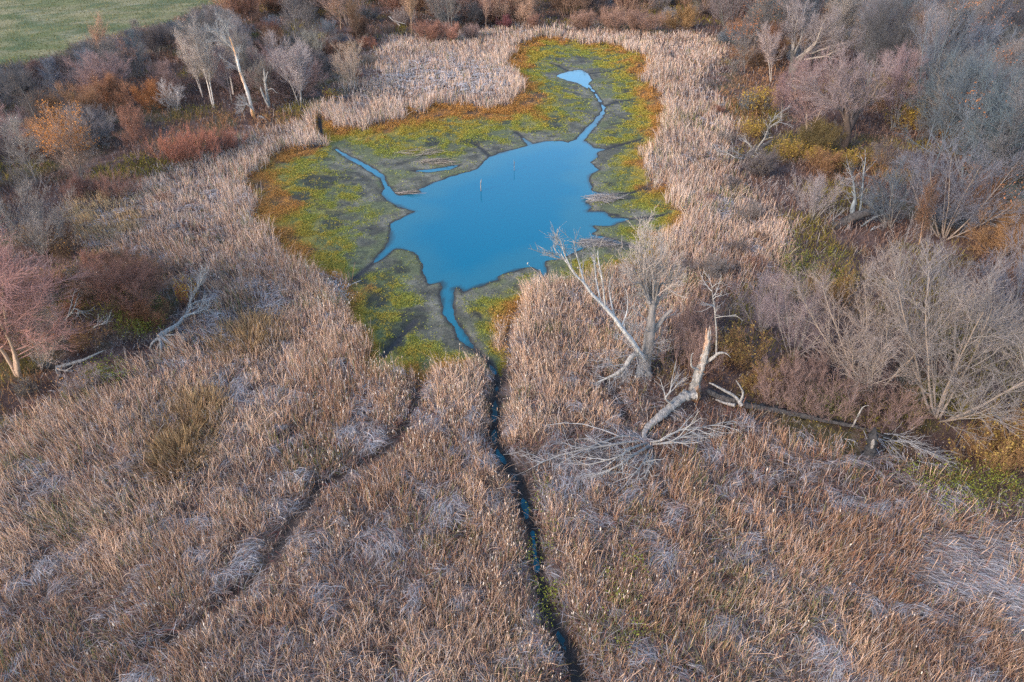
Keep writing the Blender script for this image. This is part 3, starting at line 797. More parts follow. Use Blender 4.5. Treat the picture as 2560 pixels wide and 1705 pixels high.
# --- left bank and the far left wood
plant_px(T,'slender',0,(235,157),(225,48),'peach-tinted bare tree standing against the edge of the green meadow',wood=C_PEACH,twig=C_PEACH)
plant_px(T,'upright',1,(320,122),(312,44),'pale grey bare tree behind the peach-tinted tree by the meadow',wood=C_GREY,twig=C_GREY)
plant_px('white_barked_tree','slender',1,(492,248),(455,70),'tallest white-barked bare tree with several stems fanning leftward',wood=(0.62,0.58,0.52),twig=C_PALE)
plant_px('white_barked_tree','slender',0,(468,225),(440,85),'shorter white-barked stems just left of the tallest white tree',wood=(0.56,0.52,0.47),twig=C_PALE)
plant_px('white_barked_tree','slender',1,(537,218),(516,86),'thin white-barked tree between the fanning white tree and the peeling trunk',wood=(0.60,0.56,0.5),twig=C_PALE,squash=0.7)
plant_px(T,'maple',0,(691,245),(680,92),'rounded ash-grey bare tree right of the broken white snag',wood=C_PALE,twig=(0.36,0.33,0.32))
plant_px(T,'upright',2,(625,205),(619,78),'narrow grey bare tree behind the broken white snag',wood=C_GREY,twig=(0.33,0.30,0.29))
plant_px(S,'dome',0,(344,255),(344,192),'round orange-brown bush among grey bushes on the left bank','shrub',C_BROWN,(0.40,0.19,0.08))
plant_px(S,'vase',0,(405,258),(391,190),'small silvery vase-shaped bush beside the round orange bush','shrub',C_PALE,(0.40,0.39,0.37))
plant_px(T,'maple',1,(321,371),(316,243),'reddish bare tree with leaning forked stems above the red brush',wood=C_PINK,twig=C_RED,squash=0.9)
plant_px(T,'maple',2,(196,439),(165,262),'bare tree keeping bright orange leaves in its upper crown',wood=C_GREY,twig=(0.33,0.25,0.20),leaf=((0.62,0.24,0.06),4600,0.55,0.105))
plant_px(T,'upright',0,(25,391),(14,280),'purplish bare tree at the left edge beside the orange-leaved tree',wood=C_GREY,twig=C_PURP)
plant_px(T,'maple',0,(60,470),(45,380),'small grey bare tree below the purplish left-edge tree',wood=C_GREY,twig=C_GREY)
plant_px(T,'vase',1,(105,585),(92,440),'grey vase-shaped bare tree above the pink-tipped maple',wood=C_GREY,twig=C_GREY)
plant_px(T,'upright',2,(150,560),(140,480),'low grey sapling between golden reeds and the pink-tipped maple',wood=C_GREY,twig=C_GREY)
plant_px('red_tipped_maple','maple',1,(48,866),(70,560),'large pink-tipped bare maple filling the left edge',wood=(0.36,0.27,0.2),twig=(0.345,0.205,0.175),squash=1.55)
plant_px('red_tipped_maple','maple',2,(-40,800),(-20,500),'pink-tipped maple half cut off by the left edge',wood=C_GREY,twig=(0.36,0.185,0.16))
plant_px(S,'vase',2,(105,850),(112,690),'grey twiggy thicket at the foot of the large pink-tipped maple','shrub',C_GREY,(0.36,0.29,0.24),squash=0.75,leaf=((0.6,0.22,0.05),220,0.4,0.10))
for b_, t_, lab in [((410,372),(410,305),'red-brown brush thicket at the reed edge, leftmost of the three'),((462,372),(462,300),'red-brown brush thicket at the reed edge, middle of the three'),((512,352),(512,295),'red-brown brush thicket at the reed edge, nearest the pond')]:
    plant_px('red_brush','brush',0,b_,t_,lab,'shrub',C_RED,(0.40,0.18,0.12),group='red brush along the left reed edge')
plant_px('red_brush','brush',1,(278,455),(282,395),'rounded rusty shrub beside the golden reeds','shrub',C_RED,(0.29,0.17,0.13))
plant_px('red_brush','dome',1,(195,460),(190,405),'low rusty shrub under the orange-leaved tree','shrub',C_BROWN,(0.25,0.15,0.12))
plant_px('red_brush','dome',2,(300,705),(295,598),'wide red-brown tangled bush above the green herbs','shrub',C_BROWN,(0.26,0.15,0.115))
plant_px('red_brush','dome',0,(215,640),(215,590),'low red-brown bush right of the pink-tipped maple','shrub',C_BROWN,(0.26,0.15,0.115))
plant_px('yellow_leaved_sapling','brush',0,(435,705),(425,645),'small sapling with bright yellow leaves by the bleached branch','shrub',C_BROWN,(0.28,0.13,0.08),squash=0.45,leaf=((0.70,0.42,0.04),420,0.35,0.10))
plant_px(S,'vase',1,(813,205),(812,108),'thin straw-grey bush standing in the reeds above the pond',wood=C_PALE,twig=(0.42,0.34,0.26),cat='shrub')
plant_px('red_brush','brush',1,(760,232),(762,205),'low dark red brush with yellow flowers at the pond inlet','shrub',C_BROWN,C_RED,leaf=((0.65,0.45,0.04),300,0.5,0.12))
# --- top edge
for b_, t_, lab, c in [((985,98),(985,50),'broad red-brown bush behind the far reeds, left end',C_RED),((1030,98),(1032,55),'red-brown bush behind the far reeds, second from left end',(0.34,0.19,0.14)),((1085,92),(1088,58),'low reddish bush behind the far reeds under the peach tree',C_PINK)]:
    plant_px('red_brush','dome',0,b_,t_,lab,'shrub',C_BROWN,c)
plant_px('red_brush','dome',1,(1165,66),(1162,35),'dark wine-red bush behind the far reeds','shrub',C_DARK,(0.21,0.09,0.095))
plant_px('red_brush','dome',2,(1228,66),(1226,34),'rusty rounded bush right of the wine-red bush','shrub',C_BROWN,(0.28,0.17,0.13))
for b_, t_, lab in [((1345,72),(1345,28),'olive-brown rounded bush behind the upper reeds, left of three'),((1405,75),(1405,22),'olive-brown rounded bush behind the upper reeds, middle of three'),((1475,82),(1478,28),'olive-brown rounded bush behind the upper reeds, right of three')]:
    plant_px(S,'dome',0,b_,t_,lab,'shrub',C_BROWN,(0.30,0.20,0.15),squash=1.2)
plant_px(S,'dome',1,(1570,70),(1572,15),'mustard-brown bush at the corner of the upper reeds','shrub',C_BROWN,(0.29,0.19,0.09))
plant_px(T,'slender',1,(1116,68),(1116,-10),'peach-coloured bare tree rising behind the far reeds',wood=C_PEACH,twig=(0.42,0.29,0.22))
# --- right wood
plant_px(T,'upright',0,(1712,170),(1712,50),'tree with a rusty orange top at the wood edge by the upper reeds',wood=C_GREY,twig=C_GREY,leaf=((0.45,0.17,0.07),900,0.7,0.14))
plant_px(T,'slender',0,(1773,190),(1768,58),'pale many-stemmed tree beside the rusty-topped tree',wood=C_PALE,twig=(0.38,0.33,0.31))
plant_px(T,'willow',0,(1815,175),(1822,-15),'tall bare tree with a dead white top in the right wood',wood=C_PALE,twig=(0.25,0.235,0.235))
plant_px('red_tipped_maple','maple',0,(1855,325),(1862,120),'pink-tipped tree with pale forked limbs left of the dark willow',wood=(0.34,0.28,0.24),twig=(0.29,0.215,0.21))
plant_px('red_tipped_maple','maple',2,(1795,278),(1790,175),'smaller pink-tipped tree overhanging the bleached fallen limb',wood=C_GREY,twig=(0.28,0.20,0.20))
plant_px('old_willow','willow',1,(1934,347),(1961,122),'massive dark-trunked leaning willow in the right wood',wood=(0.22,0.18,0.16),twig=(0.25,0.215,0.215))
plant_px('red_tipped_maple','maple',1,(2052,300),(2054,120),'pink-tipped tree just right of the dark leaning willow',wood=C_GREY,twig=(0.27,0.205,0.21))
plant_px(T,'vase',0,(2168,548),(2215,322),'large blue-grey bare tree with a pale leaning trunk above the grassy glade',wood=(0.26,0.225,0.195),twig=(0.16,0.175,0.205))
plant_px(T,'maple',2,(2112,562),(2124,428),'small tree hung with copper leaves before the blue-grey tree',wood=C_PEACH,twig=C_BROWN,squash=0.55,leaf=((0.50,0.22,0.11),900,0.25,0.10))
plant_px(S,'vase',1,(1863,512),(1868,412),'grey rounded bush left of the fallen trunk with pale limbs',wood=C_GREY,twig=(0.30,0.28,0.28),cat='shrub')
plant_px(S,'vase',2,(2042,525),(2045,380),'tall blue-grey bush right of the dead pale trunk',wood=C_GREY,twig=C_BLUE,cat='shrub')
for b_, t_, lab in [((1750,258),(1747,205),'olive-yellow bush below the pale many-stemmed tree'),((1725,318),(1728,280),'mustard-yellow bush behind the bleached fallen limb'),((1812,365),(1812,325),'golden bush at the foot of the pink-tipped forked tree'),((1870,372),(1868,335),'golden bush between the forked pink tree and the dark willow'),((1940,392),(1938,352),'golden bush under the dark leaning willow'),((2095,300),(2093,240),'mustard bush between bare trees in the right wood')]:
    plant_px('yellow_bush','brush',1,b_,t_,lab,'shrub',C_BROWN,(0.30,0.20,0.08),leaf=((0.42,0.27,0.05),900,0.15,0.12))
plant_px(T,'vase',0,(1747,765),(1752,640),'lilac-grey vase-shaped bush nearest the marsh, left of the pair',wood=C_GREY,twig=(0.25,0.215,0.225),cat='shrub',squash=0.8)
plant_px(T,'vase',2,(1822,825),(1836,650),'lilac-grey vase-shaped tree, right of the pair by the marsh',wood=C_GREY,twig=(0.24,0.205,0.215),squash=0.75)
plant_px('spreading_tree','vase',1,(1999,905),(2055,640),'wide fan-shaped bare tree with pinkish stems at right',wood=(0.26,0.225,0.195),twig=(0.27,0.240,0.215),squash=1.0)
plant_px('spreading_tree','vase',0,(2155,958),(2265,585),'largest fan-shaped bare tree leaning over the right edge',wood=(0.26,0.225,0.195),twig=(0.215,0.205,0.195),squash=0.95)
plant_px('spreading_tree','vase',2,(2330,800),(2340,555),'blue-grey fan-shaped tree at the right edge behind the largest one',wood=C_GREY,twig=(0.19,0.195,0.22))
plant_px('spreading_tree','vase',1,(2400,1000),(2460,700),'fan-shaped tree mostly beyond the right edge',wood=C_GREY,twig=C_GREY)
for i, (b_, t_, lab, sq) in enumerate([((1800,925),(1800,845),'pinkish twiggy shrub standing right behind the long fallen log',0.9),((1885,945),(1885,860),'pinkish twiggy shrub behind the middle of the long fallen log',1.0),((1850,900),(1850,830),'pinkish shrub behind its two neighbours at the long log',0.9),((2022,965),(2022,895),'low pinkish shrub at the foot of the wide fan-shaped tree',1.3),((1570,850),(1580,750),'rosy twiggy shrub between the old dead tree and the snag',0.8),((1600,760),(1600,690),'rosy twiggy shrub behind the broken snag',0.9)]):
    plant_px('pink_shrub','brush',i % 2,b_,t_,lab,'shrub',C_PINK,(0.24,0.175,0.155),squash=sq)
for b_, t_, lab in [((1705,830),(1700,765),'mustard bush right behind the broken snag'),((2285,1060),(2290,985),'olive-brown bush by the right edge below the largest tree'),((2345,1040),(2350,960),'olive-brown bush cut by the right edge'),((1900,690),(1900,625),'dark olive bush in front of the grassy glade'),((1765,900),(1735,850),'straw-yellow seedy shrub above the long log')]:
    plant_px('yellow_bush','brush',0,b_,t_,lab,'shrub',C_BROWN,(0.27,0.17,0.08),leaf=((0.34,0.22,0.06),700,0.2,0.09))

# --- the rest of the woods: trees that crowd together
def fill(poly, count, spacing, choose, seed):
    r = random.Random(seed)
    W_ = GP(poly); lo, hi = W_.min(0), W_.max(0)
    got = tries = 0
    while got < count and tries < 60000:
        tries += 1
        x, y = r.uniform(lo[0], hi[0]), r.uniform(lo[1], hi[1])
        if not inside(np.array([[x, y]]), W_)[0]: continue
        if dM(x, y) > -0.5 or dF(x, y) > -1.0: continue
        if any((x - a) ** 2 + (y - b) ** 2 < (spacing * 0.5 + c * 0.55) ** 2 for a, b, c in PLACED): continue
        choose(r, x, y); got += 1
    return got
def jit(r, c, s=0.10):
    k = 1 + r.uniform(-s, s) * 3.4
    return tuple(max(0.02, v * k * (1 + r.uniform(-s, s) * 0.5)) for v in c)
FIELD_PX = np.array(FIELD, float)
def low_at_meadow(x, y, h):
    while h > 1.6 and inside(np.array([project(x, y, h * 0.9)]).reshape(1, 2), FIELD_PX)[0]: h *= 0.85
    return h
def left_wood(r, x, y):
    if r.random() < 0.62:
        c = r.choice([C_DARK, C_BLUE, C_PURP, C_GREY, C_PINK] + ([C_RED, C_ORANGE] if project(x, y)[1] > 230 else []))
        plant(S,'dome',r.randrange(3),(x,y),low_at_meadow(x,y,r.uniform(3.0,5.2)),'domed grey bush in the dense thicket below the meadow','shrub',jit(r,C_DARK),jit(r,c),group='domed grey bushes of the left thicket')
    else:
        plant(T,r.choice(['upright','maple']),r.randrange(2),(x,y),low_at_meadow(x,y,r.uniform(5,8)),'bare grey tree rising from the dense thicket below the meadow','tree',jit(r,C_GREY),jit(r,r.choice([C_GREY,C_PURP,C_BLUE])),group='bare trees of the left thicket')
def top_wood(r, x, y):
    c = r.choice([C_PEACH, C_PEACH, C_PINK, C_GREY, C_BROWN])
    if r.random() < 0.25:
        plant(S,'dome',r.randrange(3),(x,y),r.uniform(3,5),'brown bush at the foot of the far tree line','shrub',jit(r,C_BROWN),jit(r,r.choice([C_BROWN,C_RED,C_PURP])),group='brown bushes of the far tree line')
    else:
        plant(T,r.choice(['vase','upright','slender','maple','vase','dome']),r.randrange(2),(x,y),r.uniform(5,8.5),'bare peach-brown tree in the far tree line along the top','tree',jit(r,c),jit(r,c),group='bare trees of the far tree line',leaf=(jit(r,(0.42,0.24,0.14)),500,0.3,0.12) if r.random() < 0.35 else None)
def right_wood(r, x, y):
    px, py = project(x, y)
    q = r.random()
    blue = min(1, max(0, (px - 1800) / 400))
    c = r.choice([C_GREY, C_PINK, C_BLUE, C_PEACH, C_GREY]) if r.random() > blue else r.choice([C_BLUE, C_BLUE, C_GREY, C_DARK])
    if q < 0.34:
        plant(S,r.choice(['dome','dome','vase']),r.randrange(3),(x,y),r.uniform(2.2,4.5),'grey-brown bush crowded under the trees of the right wood','shrub',jit(r,C_DARK),jit(r,r.choice([C_BROWN,C_ORANGE,C_DARK,(0.22,0.17,0.08)])),group='bushes of the right wood')
    elif q < 0.54:
        plant(T,r.choice(['maple','upright']),r.randrange(3),(x,y),r.uniform(6,10),'bare tree with scattered rusty leaves in the right wood','tree',jit(r,tuple(0.85*v for v in c)),jit(r,c),group='rusty-leaved trees of the right wood',leaf=(jit(r,(0.50,0.20,0.08)),900,0.3,0.12))
    else:
        plant(T,r.choice(['maple','upright','upright','vase']),r.randrange(3),(x,y),r.uniform(6.5,11),'bare blue-grey tree crowded into the right wood','tree',jit(r,tuple(0.85*v for v in c)),jit(r,c),group='bare trees of the right wood')
n1 = fill([(-250,180),(60,150),(180,135),(290,85),(420,60),(560,100),(720,120),(780,180),(700,240),(560,260),(420,300),(280,330),(250,400),(150,500),(-60,600),(-250,500)], 80, 1.6, left_wood, 1)
n2 = fill([(500,60),(640,-30),(1000,-40),(1650,-40),(1800,0),(1700,60),(1500,60),(1250,55),(950,90),(800,120),(640,100)], 150, 0.9, top_wood, 2)
n3 = fill([(1640,60),(1760,-30),(2500,-40),(2620,500),(2380,560),(2220,500),(2120,330),(2000,230),(1850,120),(1700,150)], 220, 0.4, right_wood, 3)
n4 = fill([(2050,330),(2250,300),(2560,560),(2640,780),(2380,740),(2260,560),(2200,480)], 30, 0.6, right_wood, 4)
def left_scrub(r, x, y):
    c = r.choice([C_RED, C_BROWN, C_ORANGE, C_GREY, (0.24, 0.17, 0.07)])
    plant('scrub_bush', r.choice(['brush', 'brush', 'dome']), r.randrange(2), (x, y), r.uniform(0.9, 1.9), 'low rusty bush in the scrub along the left side of the reeds', 'shrub', jit(r, C_BROWN), jit(r, c), group='low scrub on the left side',
          leaf=(jit(r, (0.40, 0.20, 0.06)), 250, 0.2, 0.10) if r.random() < 0.4 else None)
def right_scrub(r, x, y):
    c = r.choice([C_BROWN, C_BLUE, C_GREY, C_DARK, C_PURP, (0.22, 0.17, 0.08), C_ORANGE])
    plant('scrub_bush', r.choice(['brush', 'dome', 'dome', 'vase']), r.randrange(2), (x, y), r.uniform(1.6, 3.2), 'low twiggy bush filling the gaps between trees of the right wood', 'shrub', jit(r, C_BROWN), jit(r, c), group='low scrub of the right wood',
          leaf=(jit(r, r.choice([(0.46, 0.19, 0.07), (0.34, 0.24, 0.06)])), 300, 0.2, 0.11) if r.random() < 0.35 else None)
keep, PLACED[:] = list(PLACED), []
n5 = fill([(-60,480),(160,560),(350,620),(420,690),(380,790),(320,860),(100,965),(-120,1000)], 34, 1.6, left_scrub, 5)
n6 = fill([(1640,60),(1760,-30),(2500,-40),(2620,500),(2500,640),(2300,600),(2050,560),(1850,540),(1760,470),(1700,380),(1700,300),(1650,200)], 130, 2.2, right_scrub, 6)
n7 = fill([(0,230),(300,250),(520,230),(760,200),(860,120),(1000,80),(1600,60),(1600,-20),(600,-20),(560,90),(200,150),(-60,170)], 70, 2.6, lambda r, x, y: plant('scrub_bush', r.choice(['brush', 'dome', 'dome']), r.randrange(2), (x, y), low_at_meadow(x, y, r.uniform(1.6, 3.2)), 'low brown or grey bush between the trees along the far side', 'shrub', jit(r, C_BROWN), jit(r, r.choice([C_BROWN, C_RED, C_PEACH, C_GREY, C_BLUE])), group='low scrub of the far side'), 7)
for i, (bx, by) in enumerate([(1625,205),(1650,262),(1668,330),(1640,395),(1680,440),(1625,470),(1715,505),(1745,560),(1690,590),(1735,620),(1640,640),(1610,690),(1570,640),(820,180),(855,150),(430,395),(520,345),(380,470)]):
    plant_px('scrub_bush', ['brush', 'dome', 'brush'][i % 3], i % 2, (bx, by), (bx, by - [26, 20, 32, 18][i % 4] * (0.7 + by / 900)), 'small twiggy bush growing up through the pale reeds near their wooded edge', 'shrub', C_BROWN, [C_PURP, C_RED, C_GREY, C_BROWN][i % 4], group='small bushes among the reeds')
PLACED[:] = keep

# ------------------------------------------------------------------ golden tussocks
def tussock(cx, cy, wpx, hpx, label, seed):
    r = np.random.default_rng(seed)
    g = G(cx, cy + hpx * 0.45, 0.3); sc = depth(g[0], g[1]) / FL
    rad = wpx * sc * 0.85; n = 2400
    a, q = r.random(n) * 6.28, np.sqrt(r.random(n)) * rad * r.uniform(0.7, 1.25, n)
    x0, y0 = q * np.cos(a), q * np.sin(a) * 1.2
    L = r.uniform(0.5, 1.35, n) * (0.65 + 0.7 * fbm(x0 + 50 * seed, y0, 0.8, 2, 95))
    out = 0.25 + 0.55 * q / rad
    da = a + r.normal(0, 0.9, n)
    P = np.empty((n, 4, 3))
    for i, f in enumerate((0, 0.4, 0.75, 1)):
        P[:, i] = np.stack([x0 + np.cos(da) * out * L * f ** 1.6 * 0.7, y0 + np.sin(da) * out * L * f ** 1.6 * 0.7, L * (f - 0.32 * out * f ** 2)], 1)
    c = mix((0.16, 0.09, 0.045), (0.42, 0.265, 0.125), r.random(n))
    mb = MB(); ribbons(mb, P, np.full((n, 1), 0.012) * np.array([1, 1, .8, .3]), c, r=r)
    o = link('grass_tussock', mb.mesh('grass_tussock'), M_REED)
    o.location = (g[0], g[1], float(ground_z(g[0], g[1])))
    tag(o, label, 'grass clump', 'golden grass tussocks in the reeds')
tussock(575, 745, 95, 100, 'rust-centred brown grass tussock nearest the pond', 1)
tussock(440, 940, 95, 75, 'golden brown grass tussock between two others, amid the pale reeds', 2)
tussock(418, 1020, 85, 90, 'yellowest golden grass tussock, lowest of three on the left', 3)

# ------------------------------------------------------------------ dead trees, logs and snags
def chain(pts, rads, k=None):
    """resample a polyline smoothly (Catmull-Rom)"""
    P = np.asarray(pts, float); n = len(P)
    k = k or (n * 6)
    u = np.linspace(0, n - 1, k); i = np.clip(u.astype(int), 0, n - 2); f = (u - i)[:, None]
    p0, p1, p2, p3 = P[np.maximum(i - 1, 0)], P[i], P[i + 1], P[np.minimum(i + 2, n - 1)]
    Q = 0.5 * (2 * p1 + (p2 - p0) * f + (2 * p0 - 5 * p1 + 4 * p2 - p3) * f ** 2 + (3 * p1 - p0 - 3 * p2 + p3) * f ** 3)
    return Q, np.interp(u, np.linspace(0, n - 1, len(rads)), rads)
def rough_tube(mb, Q, rad, m=9, rough=0.12, seed=0):
    r = np.random.default_rng(seed)
    start = mb.n
    Q = Q.copy(); k = len(Q)
    tubes(mb, Q[None], np.asarray(rad)[None], (0.4, 0.4, 0.4), m)
    V = mb.V[-1].reshape(k, m, 3)
    dv = V - Q[:, None, :]
    V += dv * (rough * (r.normal(size=(1, m, 1)) + 0.7 * r.normal(size=(k, m, 1)) + 0.8 * r.normal(size=(k, 1, 1))))
    mb.V[-1] = V.reshape(-1, 3)
    # end caps
    for ring, end, flip in ((0, Q[0], False), (k - 1, Q[-1], True)):
        c = np.concatenate([V[ring], end[None]])
        j = np.arange(m)
        F = np.stack([j, np.full(m, m), np.full(m, m), (j + 1) % m], 1)
        F = np.stack([j, (j + 1) % m, np.full(m, m), np.full(m, m)], 1)
        # a fan of thin quads closed at the centre
        c2 = np.concatenate([V[ring], end[None] + (V[ring] - end[None]) * 0.05])
        F = np.stack([j, (j + 1) % m, m + (j + 1) % m, m + j], 1)
        mb.add(c2, F if flip else F[:, ::-1], (0.4, 0.4, 0.4))
def upright(base, pts):
    """photo points (px, py[, dy]) on the upright plane through the thing's base"""
    g = G(base[0], base[1], 0.3)
    return np.array([on_plane(p[0], p[1], g[1] + (p[2] if len(p) > 2 else 0)) for p in pts]), g
def lying(pts):
    return np.array([G(p[0], p[1], p[2]) for p in pts])
def part(name, chains, mat, parent, origin, m=8, rough=0.12, seed=0):
    if len(chains) > 1:
        return [part(name, [c], mat, parent, origin, m, rough, seed + i) for i, c in enumerate(chains)]
    mb = MB()
    for i, (P, rads) in enumerate(chains):
        Q, rr = chain(P, rads)
        rough_tube(mb, Q - origin, rr, m, rough, seed + i)
    o = link(name, mb.mesh(name, True), mat, parent)
    return o
def twigs(name, chains, mat, parent, origin, spec, seed=0):
    """fine twigs grown along the chains; spec: list of branch_out arguments"""
    r = np.random.default_rng(seed)
    Qs, Rs = zip(*[chain(P, rads, 14) for P, rads in chains])
    cur = (np.stack(Qs) - origin, np.stack(Rs))
    mb = MB()
    for sp in spec:
        cur = branch_out(r, *cur, **sp)
        tubes(mb, *cur, (0.4, 0.4, 0.4), 4)
    return link(name, mb.mesh(name), mat, parent)
def root_at(name, g, label, cat, group=None):
    z = float(ground_z(g[0], g[1]))
    o = empty(name, (g[0], g[1], z)); tag(o, label, cat, group)
    return o, np.array([g[0], g[1], z])
SP1 = dict(n=7, t0=.15, t1=1, ang=34, asd=12, length=1.3, lsd=.3, k=6, rmax=.03, rend=.008, up=.06, wob=.13)
SP2 = dict(n=5, t0=.2, t1=1, ang=34, asd=12, length=.6, lsd=.3, k=4, rmax=.014, rend=.006, up=.05, wob=.15)

# the old dead tree in the middle
base = (1478, 866)
tp, g = upright(base, [(1477,872),(1482,835),(1490,795),(1495,755),(1498,720),(1501,690)])
e, o0 = root_at('dead_tree', g, 'old dead tree with one long white limb arching left over the pond edge', 'tree')
trunk = [(tp, (.40,.34,.31,.26,.19,.13))]
tk = part('trunk', trunk, B_GREY, e, o0, 12, .10, 1)
flare, _ = upright(base, [(1462,876,-.5),(1476,850,-.2)]); flare2, _ = upright(base, [(1496,874,-.4),(1484,846,-.1)])
part('root_flare', [(flare, (.14,.28)), (flare2, (.14,.28))], B_PALE, tk, o0, 8, .12, 2)
limb, _ = upright(base, [(1482,828,-.3),(1468,806,-.6),(1453,784,-.9),(1428,752,-1.0),(1414,732,-1.1),(1387,702,-1.3),(1360,675,-1.5),(1343,651,-1.6),(1322,631,-1.7),(1305,606,-1.8),(1290,584,-1.9)])
part('limb', [(limb, (.14,.13,.12,.125,.115,.10,.085,.065,.05,.035,.02))], B_WHITE, e, o0, 9, .08, 3)
sub = []
for pts, rr in [([(1380,690,-1.3),(1370,640,-1.0),(1366,600,-.9),(1358,580,-.8)],(.05,.04,.03,.012)),([(1343,651,-1.6),(1334,615,-1.3),(1324,580,-1.2),(1318,552,-1.1)],(.05,.035,.02,.01)),
                ([(1322,631,-1.7),(1300,590,-2.1),(1292,565,-2.2),(1288,552,-2.3)],(.05,.03,.02,.01)),([(1391,705,-1.3),(1385,650,-1.7),(1376,600,-1.9),(1374,575,-1.9)],(.05,.04,.025,.01)),
                ([(1305,606,-1.8),(1288,588,-1.7),(1276,575,-1.6),(1272,566,-1.6)],(.035,.025,.015,.008)),([(1414,733,-1.1),(1404,690,-.7),(1400,660,-.6),(1404,640,-.5)],(.05,.035,.02,.01)),([(1428,752,-1),(1440,720,-.7),(1443,690,-.5),(1438,664,-.4)],(.045,.03,.02,.01))]:
    P, _ = upright(base, pts); sub.append((P, rr))
part('limb', sub, B_WHITE, e, o0, 6, .05, 20)
twigs('crown', sub + [(limb[4:], (.1,.1,.08,.06,.04,.03,.02))], B_PALE, e, o0, [dict(SP1, length=1.1), SP2], 4)
up = []
for x1, y1, x0, d0, d1 in [(1462,560,1496,0,-.6),(1470,540,1499,0,.4),(1480,548,1500,.1,.9),(1489,552,1501,.1,.2),(1500,570,1503,.2,-.5),(1512,590,1504,.1,.6),(1524,610,1506,0,-.2),(1452,600,1494,-.2,.5),(1536,645,1508,.1,.3),(1446,640,1492,-.1,-.6)]:
    P, _ = upright(base, [(x0,700+8*d0,d0),(x0*.62+x1*.38,655,d1*.5),((x0*.25+x1*.75),610+(y1-560)*.5,d1*.8),(x1,y1,d1)])
    up.append((P, (.085,.055,.035,.012)))
arm, _ = upright(base, [(1494,770,.1),(1515,745,.2),(1530,725,.3),(1546,712,.4)])
arm2, _ = upright(base, [(1498,712,.1),(1512,690,.2),(1532,672,.3),(1540,650,.3)])
part('limb', up + [(arm, (.17,.14,.11,.07)), (arm2, (.12,.09,.06,.02))], B_GREY, e, o0, 7, .07, 40)
wig = plant_mat('dead_twig', obj_color=False, var=0.2)
def pale_twig_mat(name, c):
    m = bpy.data.materials.new(name); nt, N, L = nodes(m)
    N['Principled BSDF'].inputs['Base Color'].default_value = (*c, 1); N['Principled BSDF'].inputs['Roughness'].default_value = .9
    tx = N.new('ShaderNodeTexNoise'); tx.inputs['Scale'].default_value = 2
    cr = N.new('ShaderNodeValToRGB'); cr.color_ramp.elements[0].color = (*[v * .75 for v in c], 1); cr.color_ramp.elements[1].color = (*[min(1, v * 1.2) for v in c], 1)
    L.new(tx.outputs['Fac'], cr.inputs[0]); L.new(cr.outputs[0], N['Principled BSDF'].inputs['Base Color'])
    return m
T_TAN, T_WHITE, T_GREY = pale_twig_mat('tan_twig', (.36,.29,.24)), pale_twig_mat('bleached_twig', (.31,.285,.26)), pale_twig_mat('grey_twig', (.22,.20,.19))
twigs('crown', up + [(arm2, (.1,.08,.06,.03))], T_TAN, e, o0, [dict(SP1, n=8, length=1.7, ang=20, up=.14), dict(SP2, n=5, length=.7), dict(SP2, n=4, length=.4, rmax=.009)], 5)
low, _ = upright(base, [(1482,822,-.3),(1462,815,-.6),(1448,826,-.9),(1438,842,-1.1),(1420,858,-1.3),(1394,870,-1.5),(1366,882,-1.7)])
lowb, _ = upright(base, [(1434,845,-1.1),(1428,865,-1.2),(1400,870,-1.0),(1396,896,-1.0)])
part('limb', [(low, (.17,.15,.14,.12,.10,.06,.02)), (lowb, (.05,.04,.03,.015))], B_PALE, e, o0, 8, .08, 60)
trk2, _ = upright(base, [(1480,850,.3),(1470,820,.2),(1452,790,-.1),(1435,760,-.3)])
twigs('suckers', [(trk2, (.1,.08,.06,.04)), (tp, (.3,.3,.3,.3,.2,.1)), (low, (.1,.1,.1,.1,.1,.05,.03))], T_GREY, e, o0, [dict(SP1, n=16, ang=55, length=1.8), dict(SP2, n=6), dict(SP2, n=4, length=.4, rmax=.009)], 6)

# broken snag
base = (1602, 918)
tp, g = upright(base, [(1598,928),(1596,895),(1604,862),(1616,832),(1624,800),(1629,768)])
e, o0 = root_at('broken_snag', g, 'splintered dead snag of bare orange-streaked wood beside the long fallen log', 'snag')
tk = part('trunk', [(tp, (.36,.32,.26,.23,.19,.13))], B_RUST, e, o0, 14, .20, 7)
spl = []
for dx, dy_, h in ((-4, 0, 14), (3, .1, 20), (0, -.15, 9), (5, -.1, 8)):
    P, _ = upright(base, [(1627 + dx, 780, dy_), (1628 + dx, 768 - h * .5, dy_), (1629 + dx, 768 - h, dy_)]); spl.append((P, (.08,.05,.01)))
part('splinter', spl, B_RUST, tk, o0, 5, .15, 8)
a1, _ = upright(base, [(1624,832,0),(1640,822,-.2),(1652,812,-.3),(1668,812,-.4),(1680,822,-.5)])
a2, _ = upright(base, [(1646,816,-.25),(1647,770,-.1),(1643,715,0),(1638,680,0),(1636,655,0)])
a3, _ = upright(base, [(1605,850,-.3),(1590,842,-.5),(1590,818,-.6),(1594,812,-.6)])
part('limb', [(a1, (.11,.10,.08,.03,.012)), (a2, (.045,.04,.035,.025,.01)), (a3, (.07,.05,.035,.02))], B_PALE, e, o0, 7, .08, 9)
twigs('crown', [(a2[1:], (.07,.055,.04,.02))], T_WHITE, e, o0, [dict(SP1, n=9, length=1.2, ang=48), SP2], 10)

